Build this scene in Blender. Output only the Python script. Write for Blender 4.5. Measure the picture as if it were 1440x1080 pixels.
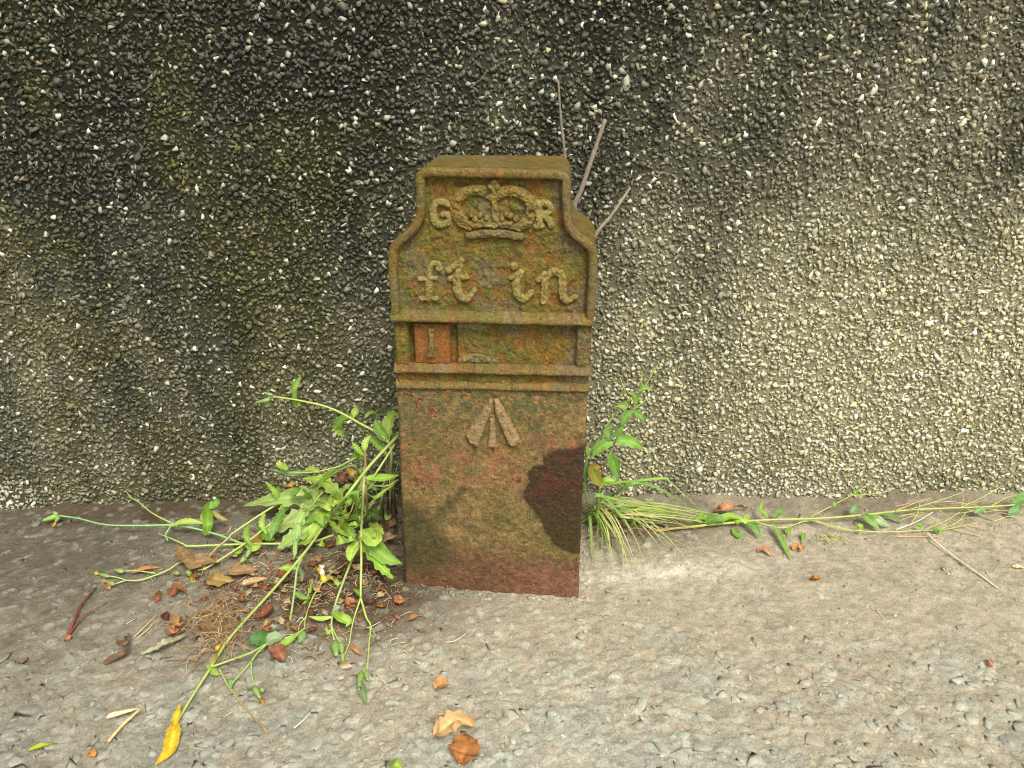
import bpy, bmesh, math, random
import numpy as np
from mathutils import Vector

for o in list(bpy.data.objects):
    bpy.data.objects.remove(o, do_unlink=True)
SC = bpy.context.scene
COL = SC.collection
random.seed(7)
RNG = np.random.default_rng(11)

# ---------------------------------------------------------------- camera
CAM_Y, CAM_Z, PITCH, FPX = -1.084, 0.65, math.radians(22.6), 1124.0
cam = bpy.data.cameras.new('camera')
cam.sensor_width = 36.0
cam.lens = FPX / 1440 * 36
cam.clip_start = 0.02
cam.clip_end = 500
camo = bpy.data.objects.new('camera', cam)
camo.location = (0, CAM_Y, CAM_Z)
camo.rotation_euler = (math.pi / 2 - PITCH, 0, 0)
COL.objects.link(camo)
SC.camera = camo

# ---------------------------------------------------------------- light
SUN_EL, SUN_AZ = math.radians(52), math.radians(20)      # azimuth: to the right of straight out from the wall
world = bpy.data.worlds.new('World')
SC.world = world
world.use_nodes = True
nt = world.node_tree
bg = nt.nodes['Background']
sky = nt.nodes.new('ShaderNodeTexSky')
sky.sky_type = 'NISHITA'
sky.sun_disc = False
sky.sun_elevation = SUN_EL
sky.sun_rotation = math.pi - SUN_AZ
sky.dust_density = 4.0
hs = nt.nodes.new('ShaderNodeHueSaturation')
hs.inputs['Saturation'].default_value = 0.12
nt.links.new(sky.outputs[0], hs.inputs['Color'])
nt.links.new(hs.outputs[0], bg.inputs[0])
bg.inputs[1].default_value = 0.10
sl = bpy.data.lights.new('sun', 'SUN')
sl.energy = 1.5
sl.angle = math.radians(18)
sl.color = (1.0, 0.96, 0.80)
so = bpy.data.objects.new('sun', sl)
sd = Vector((math.sin(SUN_AZ) * math.cos(SUN_EL), -math.cos(SUN_AZ) * math.cos(SUN_EL), math.sin(SUN_EL)))
so.rotation_euler = sd.to_track_quat('Z', 'Y').to_euler()
so.location = (2, -3, 4)
COL.objects.link(so)
SC.view_settings.view_transform = 'Standard'
SC.view_settings.look = 'None'
SC.view_settings.gamma = 1
SC.view_settings.exposure = 1.27
SC.cycles.filter_width = 1.1

# ---------------------------------------------------------------- noise
def _hash(ix, iy, seed):
    h = (ix * 374761393 + iy * 668265263 + seed * 144269504 + 12345) & 0xffffffff
    h = ((h ^ (h >> 13)) * 1274126177) & 0xffffffff
    h = ((h ^ (h >> 15)) * 2246822519) & 0xffffffff
    return (h ^ (h >> 16)) / 4294967295.0

def vnoise(x, y, seed=0):
    x = np.asarray(x, float); y = np.asarray(y, float)
    fx, fy = np.floor(x), np.floor(y)
    ix, iy = fx.astype(np.int64), fy.astype(np.int64)
    tx, ty = x - fx, y - fy
    tx = tx * tx * tx * (tx * (tx * 6 - 15) + 10); ty = ty * ty * ty * (ty * (ty * 6 - 15) + 10)
    a, b = _hash(ix, iy, seed), _hash(ix + 1, iy, seed)
    c, d = _hash(ix, iy + 1, seed), _hash(ix + 1, iy + 1, seed)
    return (a * (1 - tx) + b * tx) * (1 - ty) + (c * (1 - tx) + d * tx) * ty

def fbm(x, y, seed=0, oct=4, gain=0.5):
    s = 0; a = 1; n = 0
    x = np.asarray(x, float); y = np.asarray(y, float)
    for i in range(oct):
        s = s + a * vnoise(x * 2 ** i + 17.3 * i, y * 2 ** i - 9.1 * i, seed + i); n += a; a *= gain
    return s / n                                   # 0..1, mean .5

def worley(x, y, seed=0):
    """F2-F1 and a random value for the nearest cell"""
    x = np.asarray(x, float); y = np.asarray(y, float)
    ix, iy = np.floor(x).astype(np.int64), np.floor(y).astype(np.int64)
    f1 = np.full(x.shape, 9.0); f2 = np.full(x.shape, 9.0); hid = np.zeros(x.shape)
    for a in (-1, 0, 1):
        for b in (-1, 0, 1):
            cx_ = ix + a; cy_ = iy + b
            d = np.hypot(cx_ + _hash(cx_, cy_, seed) - x, cy_ + _hash(cx_, cy_, seed + 7) - y)
            h = _hash(cx_, cy_, seed + 13); nn = d < f1
            f2 = np.where(nn, f1, np.minimum(f2, d)); hid = np.where(nn, h, hid); f1 = np.where(nn, d, f1)
    return f2 - f1, hid

def sstep(a, b, x):
    t = np.clip((np.asarray(x, float) - a) / (b - a), 0, 1)
    return t * t * (3 - 2 * t)

def mixc(a, b, t):
    t = np.asarray(t, float)[..., None]
    return np.asarray(a, float) * (1 - t) + np.asarray(b, float) * t

def srgb(r, g, b):
    f = lambda c: (c / 255 / 12.92) if c < 10 else ((c / 255 + .055) / 1.055) ** 2.4
    return np.array((f(r), f(g), f(b)))

# ---------------------------------------------------------------- surfaces: heights
def ground_macro(x, y):
    x = np.asarray(x, float); y = np.asarray(y, float)
    near = sstep(-0.35, -0.02, y)
    z = near * (0.014 * sstep(0.1, 0.9, x) - 0.016 * sstep(-0.45, -0.85, x))
    z = z + 0.010 * sstep(-.13, -.03, y) * sstep(-.45, -.1, x) * sstep(.55, .2, x)      # soil banked by the wall foot
    z = z + 0.006 * np.exp(-(((x + .13) / .05) ** 2 + ((y + .245) / .03) ** 2))            # soil over the marker's corner
    z = z + 0.007 * np.exp(-(((x + .19) / .15) ** 2 + ((y + .22) / .10) ** 2))          # litter mound left of the marker
    z = z + 0.007 * (fbm(x * 4, y * 4, 5, 2) - .5)
    z = z + 0.005 * sstep(-.035, .0, y) * sstep(.35, .75, fbm(x * 18, y * 6, 15, 3))          # ragged crumbs where ground meets wall
    return z * sstep(3.0, 1.2, np.abs(x))

def agg(x, y):
    """aggregate stones showing in the worn surface: 0 (dirt) .. 1 (stone), and a tone"""
    wx_ = x + .006 * (fbm(x * 60, y * 60, 301, 2) - .5); wy_ = y + .006 * (fbm(x * 60 + 9, y * 60, 303, 2) - .5)
    e, h = worley(wx_ * 84, wy_ * 96, 305)
    bare = .20 + .46 * sstep(-.22, -.46, y + .16 * (fbm(x * 5, y * 5, 307, 3) - .5)) - .22 * sstep(.1, .45, x) * sstep(-.42, -.2, y)
    return sstep(.04, .22, e) * (h < bare), (h * 7.31) % 1.0

def ground_h(x, y):
    m = sstep(1.3, 1.0, np.abs(x)) * sstep(-.9, -.7, y)
    a, t = agg(x, y)
    return ground_macro(x, y) + m * (a * (.0005 + .0012 * t) + 0.0036 * (fbm(x * 38, y * 38, 21, 3) - .5) + 0.0022 * (fbm(x * 170, y * 170, 31, 2) - .5))

def wall_y(x, z):
    return 0.010 * (fbm(x * 3.1, z * 3.1, 41, 3) - .5) + 0.006 * (fbm(x * 16, z * 16, 44, 2) - .5)

# ---------------------------------------------------------------- pixel -> place
CP = np.array((0, CAM_Y, CAM_Z))
FW = np.array((0, math.cos(PITCH), -math.sin(PITCH)))
UP = np.array((0, math.sin(PITCH), math.cos(PITCH)))

def ray(px, py):
    return FW * FPX + np.array((1., 0, 0)) * (px - 720) + UP * (540 - py)

def P(px, py, h=0.0):
    """pixel -> point h metres above the ground (h >= 0) or on the vertical plane y = h (h < 0)"""
    d = ray(px, py)
    if h < 0:
        return CP + d * ((h - CP[1]) / d[1])
    z = h
    for _ in range(4):
        p = CP + d * ((z - CP[2]) / d[2])
        z = float(ground_h(p[0], p[1])) + h
    return CP + d * ((z - CP[2]) / d[2])

# ---------------------------------------------------------------- materials
def new_mat(name, src='attr', rgb=(.5, .5, .5), rough=.8, wet=False, var=.25, vscale=120, bump=.3, bscale=400,
            bdist=.001, transl=0.0, spec=.4, fine=0.0, fscale=900):
    m = bpy.data.materials.new(name); m.use_nodes = True
    n, l = m.node_tree.nodes, m.node_tree.links
    bs = n['Principled BSDF']
    geo = n.new('ShaderNodeNewGeometry')
    if src == 'attr':
        a = n.new('ShaderNodeAttribute'); a.attribute_name = 'Col'; csrc = a.outputs['Color']
    elif src == 'obj':
        a = n.new('ShaderNodeObjectInfo'); csrc = a.outputs['Color']
    else:
        a = n.new('ShaderNodeRGB'); a.outputs[0].default_value = (*rgb, 1); csrc = a.outputs[0]
    def vary(c, scale, amt, detail):
        t = n.new('ShaderNodeTexNoise'); t.inputs['Scale'].default_value = scale; t.inputs['Detail'].default_value = detail
        t.inputs['Roughness'].default_value = .65
        l.new(geo.outputs['Position'], t.inputs['Vector'])
        r = n.new('ShaderNodeMapRange')
        r.inputs['From Min'].default_value = .3; r.inputs['From Max'].default_value = .7
        r.inputs['To Min'].default_value = 1 - amt; r.inputs['To Max'].default_value = 1 + amt
        l.new(t.outputs['Fac'], r.inputs['Value'])
        mx = n.new('ShaderNodeVectorMath'); mx.operation = 'SCALE'
        l.new(c, mx.inputs[0]); l.new(r.outputs[0], mx.inputs['Scale'])
        return mx.outputs[0]
    csrc = vary(csrc, vscale, var, 4)
    if fine: csrc = vary(csrc, fscale, fine, 2)
    l.new(csrc, bs.inputs['Base Color'])
    bs.inputs['Roughness'].default_value = rough
    bs.inputs['Specular IOR Level'].default_value = spec
    if wet:
        mr = n.new('ShaderNodeMapRange'); mr.inputs['To Min'].default_value = rough; mr.inputs['To Max'].default_value = .13
        l.new(a.outputs['Alpha'], mr.inputs['Value']); l.new(mr.outputs[0], bs.inputs['Roughness'])
    if bump:
        t = n.new('ShaderNodeTexNoise'); t.inputs['Scale'].default_value = bscale; t.inputs['Detail'].default_value = 5
        t.inputs['Roughness'].default_value = .7
        l.new(geo.outputs['Position'], t.inputs['Vector'])
        b = n.new('ShaderNodeBump'); b.inputs['Strength'].default_value = bump; b.inputs['Distance'].default_value = bdist
        l.new(t.outputs['Fac'], b.inputs['Height']); l.new(b.outputs[0], bs.inputs['Normal'])
    if transl:
        tr = n.new('ShaderNodeBsdfTranslucent'); l.new(csrc, tr.inputs['Color'])
        ms = n.new('ShaderNodeMixShader'); ms.inputs[0].default_value = transl
        l.new(bs.outputs[0], ms.inputs[1]); l.new(tr.outputs[0], ms.inputs[2])
        l.new(ms.outputs[0], n['Material Output'].inputs['Surface'])
    return m

M_COAT = new_mat('pebbledash_render', var=.3, vscale=60, bump=.8, bscale=260, bdist=.004, rough=.95, spec=.15, fine=.3, fscale=500)
M_PEB = new_mat('pebble_stones', var=.22, vscale=230, bump=.35, bscale=700, bdist=.0006, rough=.75, spec=.3)
M_PEBO = new_mat('pebble_stone', src='obj', var=.22, vscale=230, bump=.35, bscale=700, bdist=.0006, rough=.7, spec=.35)
M_GROUND = new_mat('worn_asphalt', var=.2, vscale=90, bump=.6, bscale=420, bdist=.0022, rough=.85, spec=.25, fine=.28, fscale=420)
M_CHIP = new_mat('asphalt_chips', var=.2, vscale=160, bump=.4, bscale=500, bdist=.001, rough=.8, spec=.3, fine=.15)
M_CHIPO = new_mat('asphalt_chip', src='obj', var=.2, vscale=160, bump=.4, bscale=500, bdist=.001, rough=.8, spec=.3, fine=.15)
M_IRON = new_mat('rusty_cast_iron', wet=True, var=.26, vscale=190, bump=.9, bscale=360, bdist=.0022, rough=.82, spec=.3, fine=.42, fscale=520)
M_LEAF = new_mat('green_leaf', var=.18, vscale=90, bump=.25, bscale=300, bdist=.0006, rough=.5, spec=.35, transl=.4)
M_STEM = new_mat('green_stem', var=.12, vscale=120, bump=.1, rough=.5, spec=.4)
M_DRY = new_mat('dry_leaf', var=.35, vscale=110, bump=.4, bscale=350, bdist=.001, rough=.75, spec=.25, transl=.15)
M_WOOD = new_mat('dead_stalk', var=.3, vscale=200, bump=.5, bscale=500, bdist=.0008, rough=.85, spec=.2)

# ---------------------------------------------------------------- object helpers
def mesh_np(name, V, F, col=None, smooth=False):
    V = np.asarray(V, np.float32); me = bpy.data.meshes.new(name)
    if isinstance(F, np.ndarray):
        k = F.shape[1]; nf = len(F)
        me.vertices.add(len(V)); me.vertices.foreach_set('co', V.ravel())
        me.loops.add(nf * k); me.loops.foreach_set('vertex_index', F.astype(np.int32).ravel())
        me.polygons.add(nf); me.polygons.foreach_set('loop_start', np.arange(0, nf * k, k, dtype=np.int32))
        me.update(calc_edges=True); me.validate()
    else:
        me.from_pydata([tuple(map(float, v)) for v in V], [], [tuple(map(int, f)) for f in F]); me.update()
    if smooth:
        me.polygons.foreach_set('use_smooth', np.ones(len(me.polygons), dtype=bool))
    if col is not None:
        c = np.asarray(col, np.float32)
        if c.ndim == 1: c = np.tile(c, (len(V), 1))
        if c.shape[1] == 3: c = np.concatenate([c, np.zeros((len(c), 1), np.float32)], 1)
        at = me.color_attributes.new('Col', 'FLOAT_COLOR', 'POINT'); at.data.foreach_set('color', c.ravel())
    return me

def add(name, me, mat, parent=None):
    if mat is not None and not me.materials: me.materials.append(mat)
    o = bpy.data.objects.new(name, me); COL.objects.link(o)
    if parent is not None: o.parent = parent
    return o

def empty(name, loc=(0, 0, 0), rz=0):
    o = bpy.data.objects.new(name, None); COL.objects.link(o)
    o.empty_display_size = .05; o.location = loc; o.rotation_euler = (0, 0, rz)
    return o

def tag(o, label, cat, group=None):
    o['label'] = label; o['category'] = cat
    if group: o['group'] = group
    return o

def grid_faces(nu, nv, off=0):
    i = np.arange(nu - 1)[:, None] * nv + np.arange(nv - 1)[None, :] + off
    return np.stack([i, i + nv, i + nv + 1, i + 1], -1).reshape(-1, 4)

# ---------------------------------------------------------------- stones
PROTO = []
for k in range(26):
    bm = bmesh.new()
    n = random.choice((7, 8, 9, 10, 12))
    for _ in range(n):
        v = Vector((random.gauss(0, 1), random.gauss(0, 1), random.gauss(0, 1))).normalized() * random.uniform(.85, 1.1)
        bm.verts.new(v)
    r = bmesh.ops.convex_hull(bm, input=bm.verts)
    bmesh.ops.delete(bm, geom=[e for e in r['geom_interior'] if isinstance(e, bmesh.types.BMVert)], context='VERTS')
    bmesh.ops.triangulate(bm, faces=bm.faces)
    bm.verts.ensure_lookup_table(); bm.verts.index_update()
    V = np.array([v.co[:] for v in bm.verts]); F = np.array([[v.index for v in f.verts] for f in bm.faces])
    bm.free(); PROTO.append((V, F))

def rotmats(q):
    q = q / np.linalg.norm(q, axis=1, keepdims=True)
    w, x, y, z = q.T
    return np.stack([np.stack([1 - 2 * (y * y + z * z), 2 * (x * y - w * z), 2 * (x * z + w * y)], -1),
                     np.stack([2 * (x * y + w * z), 1 - 2 * (x * x + z * z), 2 * (y * z - w * x)], -1),
                     np.stack([2 * (x * z - w * y), 2 * (y * z + w * x), 1 - 2 * (x * x + y * y)], -1)], -2)

def stones_mesh(name, pos, scl, R, col):
    VV, FF, CC = [], [], []; off = 0
    kind = RNG.integers(0, len(PROTO), len(pos))
    for k, (V, F) in enumerate(PROTO):
        idx = np.nonzero(kind == k)[0]
        if not len(idx): continue
        W = np.einsum('nij,nkj->nki', R[idx], V[None] * scl[idx][:, None, :]) + pos[idx][:, None, :]
        VV.append(W.reshape(-1, 3)); CC.append(np.repeat(col[idx], len(V), 0))
        FF.append((F[None] + (np.arange(len(idx)) * len(V))[:, None, None] + off).reshape(-1, 3)); off += len(idx) * len(V)
    return mesh_np(name, np.concatenate(VV), np.concatenate(FF), np.concatenate(CC))

def quat_of(Rm):
    from mathutils import Matrix
    return Matrix([list(r) for r in Rm]).to_quaternion()

# ================================================================ PAVEMENT
def spaced(lo, hi, a, b, step, grow=1.35):
    mid = list(np.arange(a, b + 1e-9, step)); s = step; x = a; L = []
    while x > lo:
        s = min(s * grow, 8); x -= s; L.append(max(x, lo))
    s = step; x = mid[-1]; H = []
    while x < hi:
        s = min(s * grow, 8); x += s; H.append(min(x, hi))
    return np.array(L[::-1] + mid + H)

def px_of(x, y, z):
    d = np.stack([x - CP[0], y - CP[1], z - CP[2]], -1)
    f = d @ FW
    return 720 + FPX * d[..., 0] / f, 540 - FPX * (d @ UP) / f

SOIL = srgb(94, 78, 56)
def ground_col(x, y):
    """dust, damp soil and worn aggregate over the asphalt, plus shade painted in at left"""
    n1 = fbm(x * 6, y * 9, 51, 4); n2 = fbm(x * 22, y * 22, 61, 4); n3 = fbm(x * 70, y * 70, 71, 3)
    grey = np.array((.275, .266, .210)); tan = np.array((.285, .245, .176)); dark = np.array((.088, .074, .053)); pale = np.array((.50, .45, .36))
    c = mixc(grey, tan, sstep(.35, .62, n2 * .5 + n1 * .5 + .16 * sstep(-.42, -.1, y) + .07 * sstep(0, .5, x)))
    c = mixc(c, dark, .92 * sstep(-.12, -.6, x + .25 * (n1 - .5)) * sstep(-.46, -.14, y + .16 * (n2 - .5)))   # damp left, by the wall
    c = mixc(c, dark, .42 * sstep(.05, -.6, x + .2 * (n1 - .5)))  # overall soft shade toward the left, painted into the colour
    soil = np.exp(-(((x + .20) / .155) ** 2 + ((y + .235) / .10) ** 2) ** 1.3)
    soil = np.maximum(soil, (.45 + .3 * (x < 0)) * sstep(-.085, -.02, y + .07 * (n2 - .5)) * sstep(.9, .6, np.abs(x)) * (.5 + n2))
    soil = np.maximum(soil, .8 * np.exp(-(((x - .20) / .12) ** 2 + ((y + .075) / .045) ** 2)))
    c = mixc(c, SOIL * .52, np.clip(soil * (.75 + .9 * (n3 - .2)), 0, .95))
    dry = np.exp(-(((x - .205) / .11) ** 2 + ((y + .185 - .10 * (x - .2)) / .022) ** 2))  # pale elongated streak right of the marker
    c = mixc(c, pale, np.clip(dry * (.35 + n2), 0, .85))
    a, t = agg(x, y)
    c = mixc(c, mixc((.20, .205, .165), (.34, .35, .285), t) * mixc((.75, .74, .72), (1, 1, 1), sstep(-.7, -.1, x)), a * (.30 + .25 * t))  # stones dimmed leftward with the same painted shade
    c = c * (.76 + .48 * n3)[..., None] * 1.0
    return c

gx = spaced(-40, 40, -.9, .9, .0021); gy = spaced(-40, 12, -.58, .03, .0021)
X, Y = np.meshgrid(gx, gy, indexing='ij')
Z = ground_h(X, Y)
me = mesh_np('pavement', np.stack([X, Y, Z], -1).reshape(-1, 3), grid_faces(len(gx), len(gy)), ground_col(X, Y).reshape(-1, 3), smooth=True)
pavement = add('pavement', me, M_GROUND); pavement['kind'] = 'structure'

def scatter(n, x0, x1, y0, y1):
    return RNG.uniform(x0, x1, n), RNG.uniform(y0, y1, n)

def chip_cols(x, y):
    n = len(x)
    base = ground_col(x, y)
    tone = np.array((.265, .282, .232))[None] * RNG.uniform(.65, 1.3, (n, 1))
    w = RNG.random(n) < .05
    tone[w] = np.array((.55, .52, .45)) * RNG.uniform(.7, 1.1, (w.sum(), 1))
    k = RNG.uniform(.15, .7, n) * sstep(-.8, -.3, x)
    return np.clip(mixc(tone * (.6 + .4 * sstep(-.8, -.2, x))[:, None], base, .5 + .42 * (1 - k)), 0, 1)  # chips also dimmed toward the left, shade put into their colour

# big chips first, then small grit
cx, cy = scatter(5200, -1.0, 1.0, -.62, -.03)
dens = np.clip(.25 + .9 * sstep(-.30, -.46, cy + .12 * (fbm(cx * 5, cy * 5, 81, 2) - .5)) - .35 * sstep(.15, .4, cx) * sstep(-.4, -.2, cy), .06, 1)
keep = RNG.random(len(cx)) < dens
cx, cy = cx[keep], cy[keep]
r = RNG.gamma(5, .00125, len(cx)).clip(.003, .0125) * (1 + .3 * sstep(-.25, -.5, cy))
srt = np.argsort(-(r / (np.abs(cy - CAM_Y))) * (np.abs(cx) < .62) * (cy > -.5)); cx, cy, r = cx[srt], cy[srt], r[srt]
nst = len(cx)
yaw = RNG.uniform(0, 6.28, nst)
q = np.stack([np.cos(yaw / 2), RNG.normal(0, .09, nst), RNG.normal(0, .09, nst), np.sin(yaw / 2)], -1)
Rm = rotmats(q)
scl = np.stack([r * RNG.uniform(.9, 1.5, nst), r * RNG.uniform(.65, 1.0, nst), r * RNG.uniform(.3, .5, nst)], -1)
pos = np.stack([cx, cy, ground_h(cx, cy) - scl[:, 2] * RNG.uniform(.2, .8, nst)], -1)
cc = chip_cols(cx, cy)
protos = []
for k in range(12):
    V, F = PROTO[k]; m = mesh_np('stone_chip', V, F); m.materials.append(M_CHIPO); protos.append(m)
for i in range(290):
    o = bpy.data.objects.new('stone_chip', protos[i % 12]); COL.objects.link(o); o.parent = pavement
    o.location = pos[i]; o.rotation_mode = 'QUATERNION'; o.rotation_quaternion = quat_of(Rm[i]); o.scale = scl[i]; o.color = (*cc[i], 1)
gx2, gy2 = scatter(9000, -1.0, 1.0, -.62, -.02)
r2 = RNG.gamma(3, .0005, 9000).clip(.0008, .004); n2 = 9000
q2 = RNG.normal(0, 1, (n2, 4)); R2 = rotmats(q2)
s2 = np.stack([r2 * 1.2, r2, r2 * .6], -1)
fp0, fp1 = P(568, 830, 0), P(818, 843, 0)                 # grit packed along the marker's foot
tt = RNG.random(420); gx2[:420] = fp0[0] + (fp1[0] - fp0[0]) * tt + RNG.normal(0, .003, 420); gy2[:420] = fp0[1] + (fp1[1] - fp0[1]) * tt - np.abs(RNG.normal(0, .006, 420)) + .003
tt = RNG.random(300); gx2[420:720] = fp1[0] + np.abs(RNG.normal(0, .008, 300)); gy2[420:720] = fp1[1] + tt * .14
p2 = np.stack([gx2, gy2, ground_h(gx2, gy2) + r2 * RNG.uniform(-.5, .25, n2)], -1)
c2 = chip_cols(gx2, gy2) * RNG.uniform(.7, 1.35, (n2, 1))
me = stones_mesh('loose_grit', np.concatenate([pos[290:], p2]), np.concatenate([scl[290:], s2]), np.concatenate([Rm[290:], R2]), np.concatenate([cc[290:], np.clip(c2, 0, .8)]))
o = add('loose_grit', me, M_CHIP, pavement); o['kind'] = 'stuff'

# ================================================================ WALL
STAIN = np.array([[.98, .97, .92, .90, .80, .70, .68],
                  [.98, .93, .90, .82, .64, .52, .64],
                  [.94, .84, .84, .78, .66, .47, .62],
                  [.84, .76, .76, .68, .44, .25, .32],
                  [.74, .68, .66, .54, .27, .12, .08],
                  [.64, .60, .58, .47, .22, .10, .06],
                  [.48, .50, .50, .44, .26, .10, .04]])
def stain(x, z):
    fx, fy = px_of(x, np.zeros_like(x), z)
    fx = np.clip(fx / 240, 0, 5.999); fy = np.clip(fy / 118, 0, 5.999)
    i, j = fy.astype(int), fx.astype(int); ty, tx = fy - i, fx - j
    s = (STAIN[i, j] * (1 - tx) + STAIN[i, j + 1] * tx) * (1 - ty) + (STAIN[i + 1, j] * (1 - tx) + STAIN[i + 1, j + 1] * tx) * ty
    s = s + .42 * (fbm(x * 7, z * 3.2, 91, 4) - .5) + .22 * (fbm(x * 26, z * 14, 95, 3) - .5) + .30 * (fbm(x * 17, z * 1.6, 97, 3) - .5)
    s = s + .02 * sstep(.35, -.1, x)
    return np.clip(s, 0, 1)

BLACK = np.array((.022, .023, .018)); MOSS = np.array((.105, .100, .022))
def moss_amt(x, z):
    m = sstep(.46, .66, fbm(x * 6, z * 6, 101, 4)) * sstep(.25, -.45, x) * .8
    m = np.maximum(m, .55 * sstep(.48, .62, fbm(x * 9, z * 9, 109, 3)) * sstep(-.1, -.4, x) * sstep(.30, .08, z))
    m = np.maximum(m, (.25 + .4 * (x < .1)) * sstep(.07, .015, z + .05 * (fbm(x * 14, z * 14, 103, 2) - .5)))
    return m

def coat_col(x, z):
    s = stain(x, z)
    c = mixc((.42, .385, .245), (.030, .030, .020), sstep(.05, .95, s))
    c = mixc(c, MOSS * .8, moss_amt(x, z) * .5)
    lime = sstep(.045, .0, z + .03 * (fbm(x * 9, z * 9, 105, 3) - .5)) * sstep(.5, .62, fbm(x * 5 + 3, z * 2, 107, 2) + .1 * (np.abs(x) > .35))
    c = mixc(c, (.42, .37, .28), lime)
    return c * .52 * np.array((.98, 1.0, .96))

wx = spaced(-4, 4, -1.2, 1.2, .007); wz = spaced(-.15, 1.7, -.06, .86, .007)
X, Zw = np.meshgrid(wx, wz, indexing='ij')
Yw = wall_y(X, Zw)
nu, nv = X.shape
front = np.stack([X, Yw, Zw], -1).reshape(-1, 3)
cols = coat_col(X.ravel(), Zw.ravel())
VV = list(front); FF = [tuple(f) for f in grid_faces(nu, nv)]
loop = [i * nv for i in range(nu)] + [(nu - 1) * nv + j for j in range(1, nv)] + [i * nv + nv - 1 for i in range(nu - 2, -1, -1)] + [j for j in range(nv - 2, 0, -1)]
b0 = len(VV)
back = front[loop].copy(); back[:, 1] = .22
VV = np.concatenate([front, back]); cols = np.concatenate([cols, cols[loop]])
L = len(loop)
for a in range(L):
    b = (a + 1) % L
    FF.append((loop[b], loop[a], b0 + a, b0 + b))
FF.append(tuple(b0 + a for a in range(L)))
wall = tag(empty('wall', (0, 0, 0)), 'tall pebbledashed wall stained black, olive and grey behind the iron marker', 'wall')
quads = np.array([f for f in FF if len(f) == 4])
me = mesh_np('render_coat', VV, quads[:, ::-1].copy(), cols)
add('render_coat', me, M_COAT, wall)

def pebble_cols(x, z, big=False):
    n = len(x); s = stain(x, z) + (0 if big else .06)
    u = RNG.random(n)
    base = np.tile(np.array((.44, .41, .265)), (n, 1)) * RNG.uniform(.45, 1.25, (n, 1))
    def put(lo, hi, c, a, b):
        k = (u >= lo) & (u < hi); base[k] = np.array(c) * RNG.uniform(a, b, (k.sum(), 1))
    put(.55, .68, (.40, .39, .30), .6, 1.1); put(.68, .82, (.54, .46, .28), .6, 1.1); put(.82, .845, (.42, .30, .17), .6, 1.0)
    put(.845, .93, (.60, .56, .43), .7, 1.1); put(.93, .975, (.78, .76, .68), .8, 1.1)
    clean = RNG.random(n) < (.30 if big else .06) * (.35 + .65 * sstep(-.35, .1, x)) + (.45 if big else .25) * (u > .85)
    if big:
        k = clean & (u < .55); base[k] = np.array((.60, .55, .42)) * RNG.uniform(.65, 1.15, (k.sum(), 1))
    cov = np.clip(sstep(.10, 1.0, s) * RNG.uniform(.85, 1.12, n), 0, 1)
    cov = np.where(clean, cov * RNG.uniform(.25, .8, n), cov)
    film = mixc(BLACK, (.058, .058, .040), RNG.random(n) ** 1.5)
    dusty = mixc((.42, .385, .25), (.05, .05, .038), sstep(.05, .95, s))
    base = np.where(clean[:, None], base, mixc(base, dusty, RNG.uniform(.05, .6, n)))
    base = base * np.array((.98, 1.0, .97))
    c = mixc(base, film, cov * .97)
    c = mixc(c, MOSS * RNG.uniform(.5, 1.3, (n, 1)), np.clip(moss_amt(x, z) * RNG.uniform(.1, 1.1, n), 0, .85) * (~clean))
    lime = sstep(.05, .012, z + .03 * (fbm(x * 9, z * 9, 105, 3) - .5)) * np.maximum(sstep(.2, .4, x), sstep(-.5, -.65, x)) * sstep(.35, .6, fbm(x * 6, z * 3, 108, 2))
    c = mixc(c, np.array((.50, .46, .36)) * RNG.uniform(.6, 1.2, (n, 1)), .8 * lime)
    return c

def pebble_field(step, jit, rlo, rhi, shape, out):
    xs = np.arange(-1.18, 1.18, step); zs = np.arange(-.05, .85, step * .87)
    A, B = np.meshgrid(xs, zs, indexing='ij'); A = A + (np.arange(len(zs)) % 2)[None] * step * .5
    x = (A + RNG.normal(0, jit, A.shape) * step).ravel(); z = (B + RNG.normal(0, jit, A.shape) * step).ravel()
    n = len(x)
    r = (rlo + (rhi - rlo) * RNG.beta(1.3, 3.2, n))
    sc = np.stack([r * RNG.uniform(.9, 1.6, n), r * RNG.uniform(.38, .65, n), r * RNG.uniform(.6, 1.0, n)], -1)
    a = RNG.uniform(0, 6.28, n)
    q = np.stack([np.cos(a / 2), RNG.normal(0, .2, n), np.sin(a / 2), RNG.normal(0, .2, n)], -1)
    p = np.stack([x, wall_y(x, z) - sc[:, 1] * RNG.uniform(out[0], out[1], n), z], -1)
    return p, sc, rotmats(q), pebble_cols(x, z, bool(shape)), r

A = pebble_field(.0067, .33, .0029, .0060, 0, (-.1, .6))
B = pebble_field(.0118, .36, .0036, .0069, 1, (.2, .85))
kb = RNG.random(len(B[0])) < .8
B = tuple(a[kb] for a in B)
fx, fy = px_of(B[0][:, 0], B[0][:, 1], B[0][:, 2])
vis = (fx > 5) & (fx < 1435) & (fy > 5) & (fy < 690) & ~((fx > 540) & (fx < 845) & (fy > 215))
lum = B[3].sum(1)
order = np.argsort(-(B[4] * vis * (.6 + .5 * np.clip(lum, 0, 1.2))))
B = tuple(a[order] for a in B)
protos = []
for k in range(12):
    V, F = PROTO[k + 8]; m = mesh_np('pebble', V, F); m.materials.append(M_PEBO); protos.append(m)
NP = 290
for i in range(NP):
    o = bpy.data.objects.new('pebble', protos[i % 12]); COL.objects.link(o); o.parent = wall
    o.location = B[0][i]; o.rotation_mode = 'QUATERNION'; o.rotation_quaternion = quat_of(B[2][i]); o.scale = B[1][i]; o.color = (*B[3][i], 1)
me = stones_mesh('pebble_dash', np.concatenate([A[0], B[0][NP:]]), np.concatenate([A[1], B[1][NP:]]), np.concatenate([A[2], B[2][NP:]]), np.concatenate([A[3], B[3][NP:]]))
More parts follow.
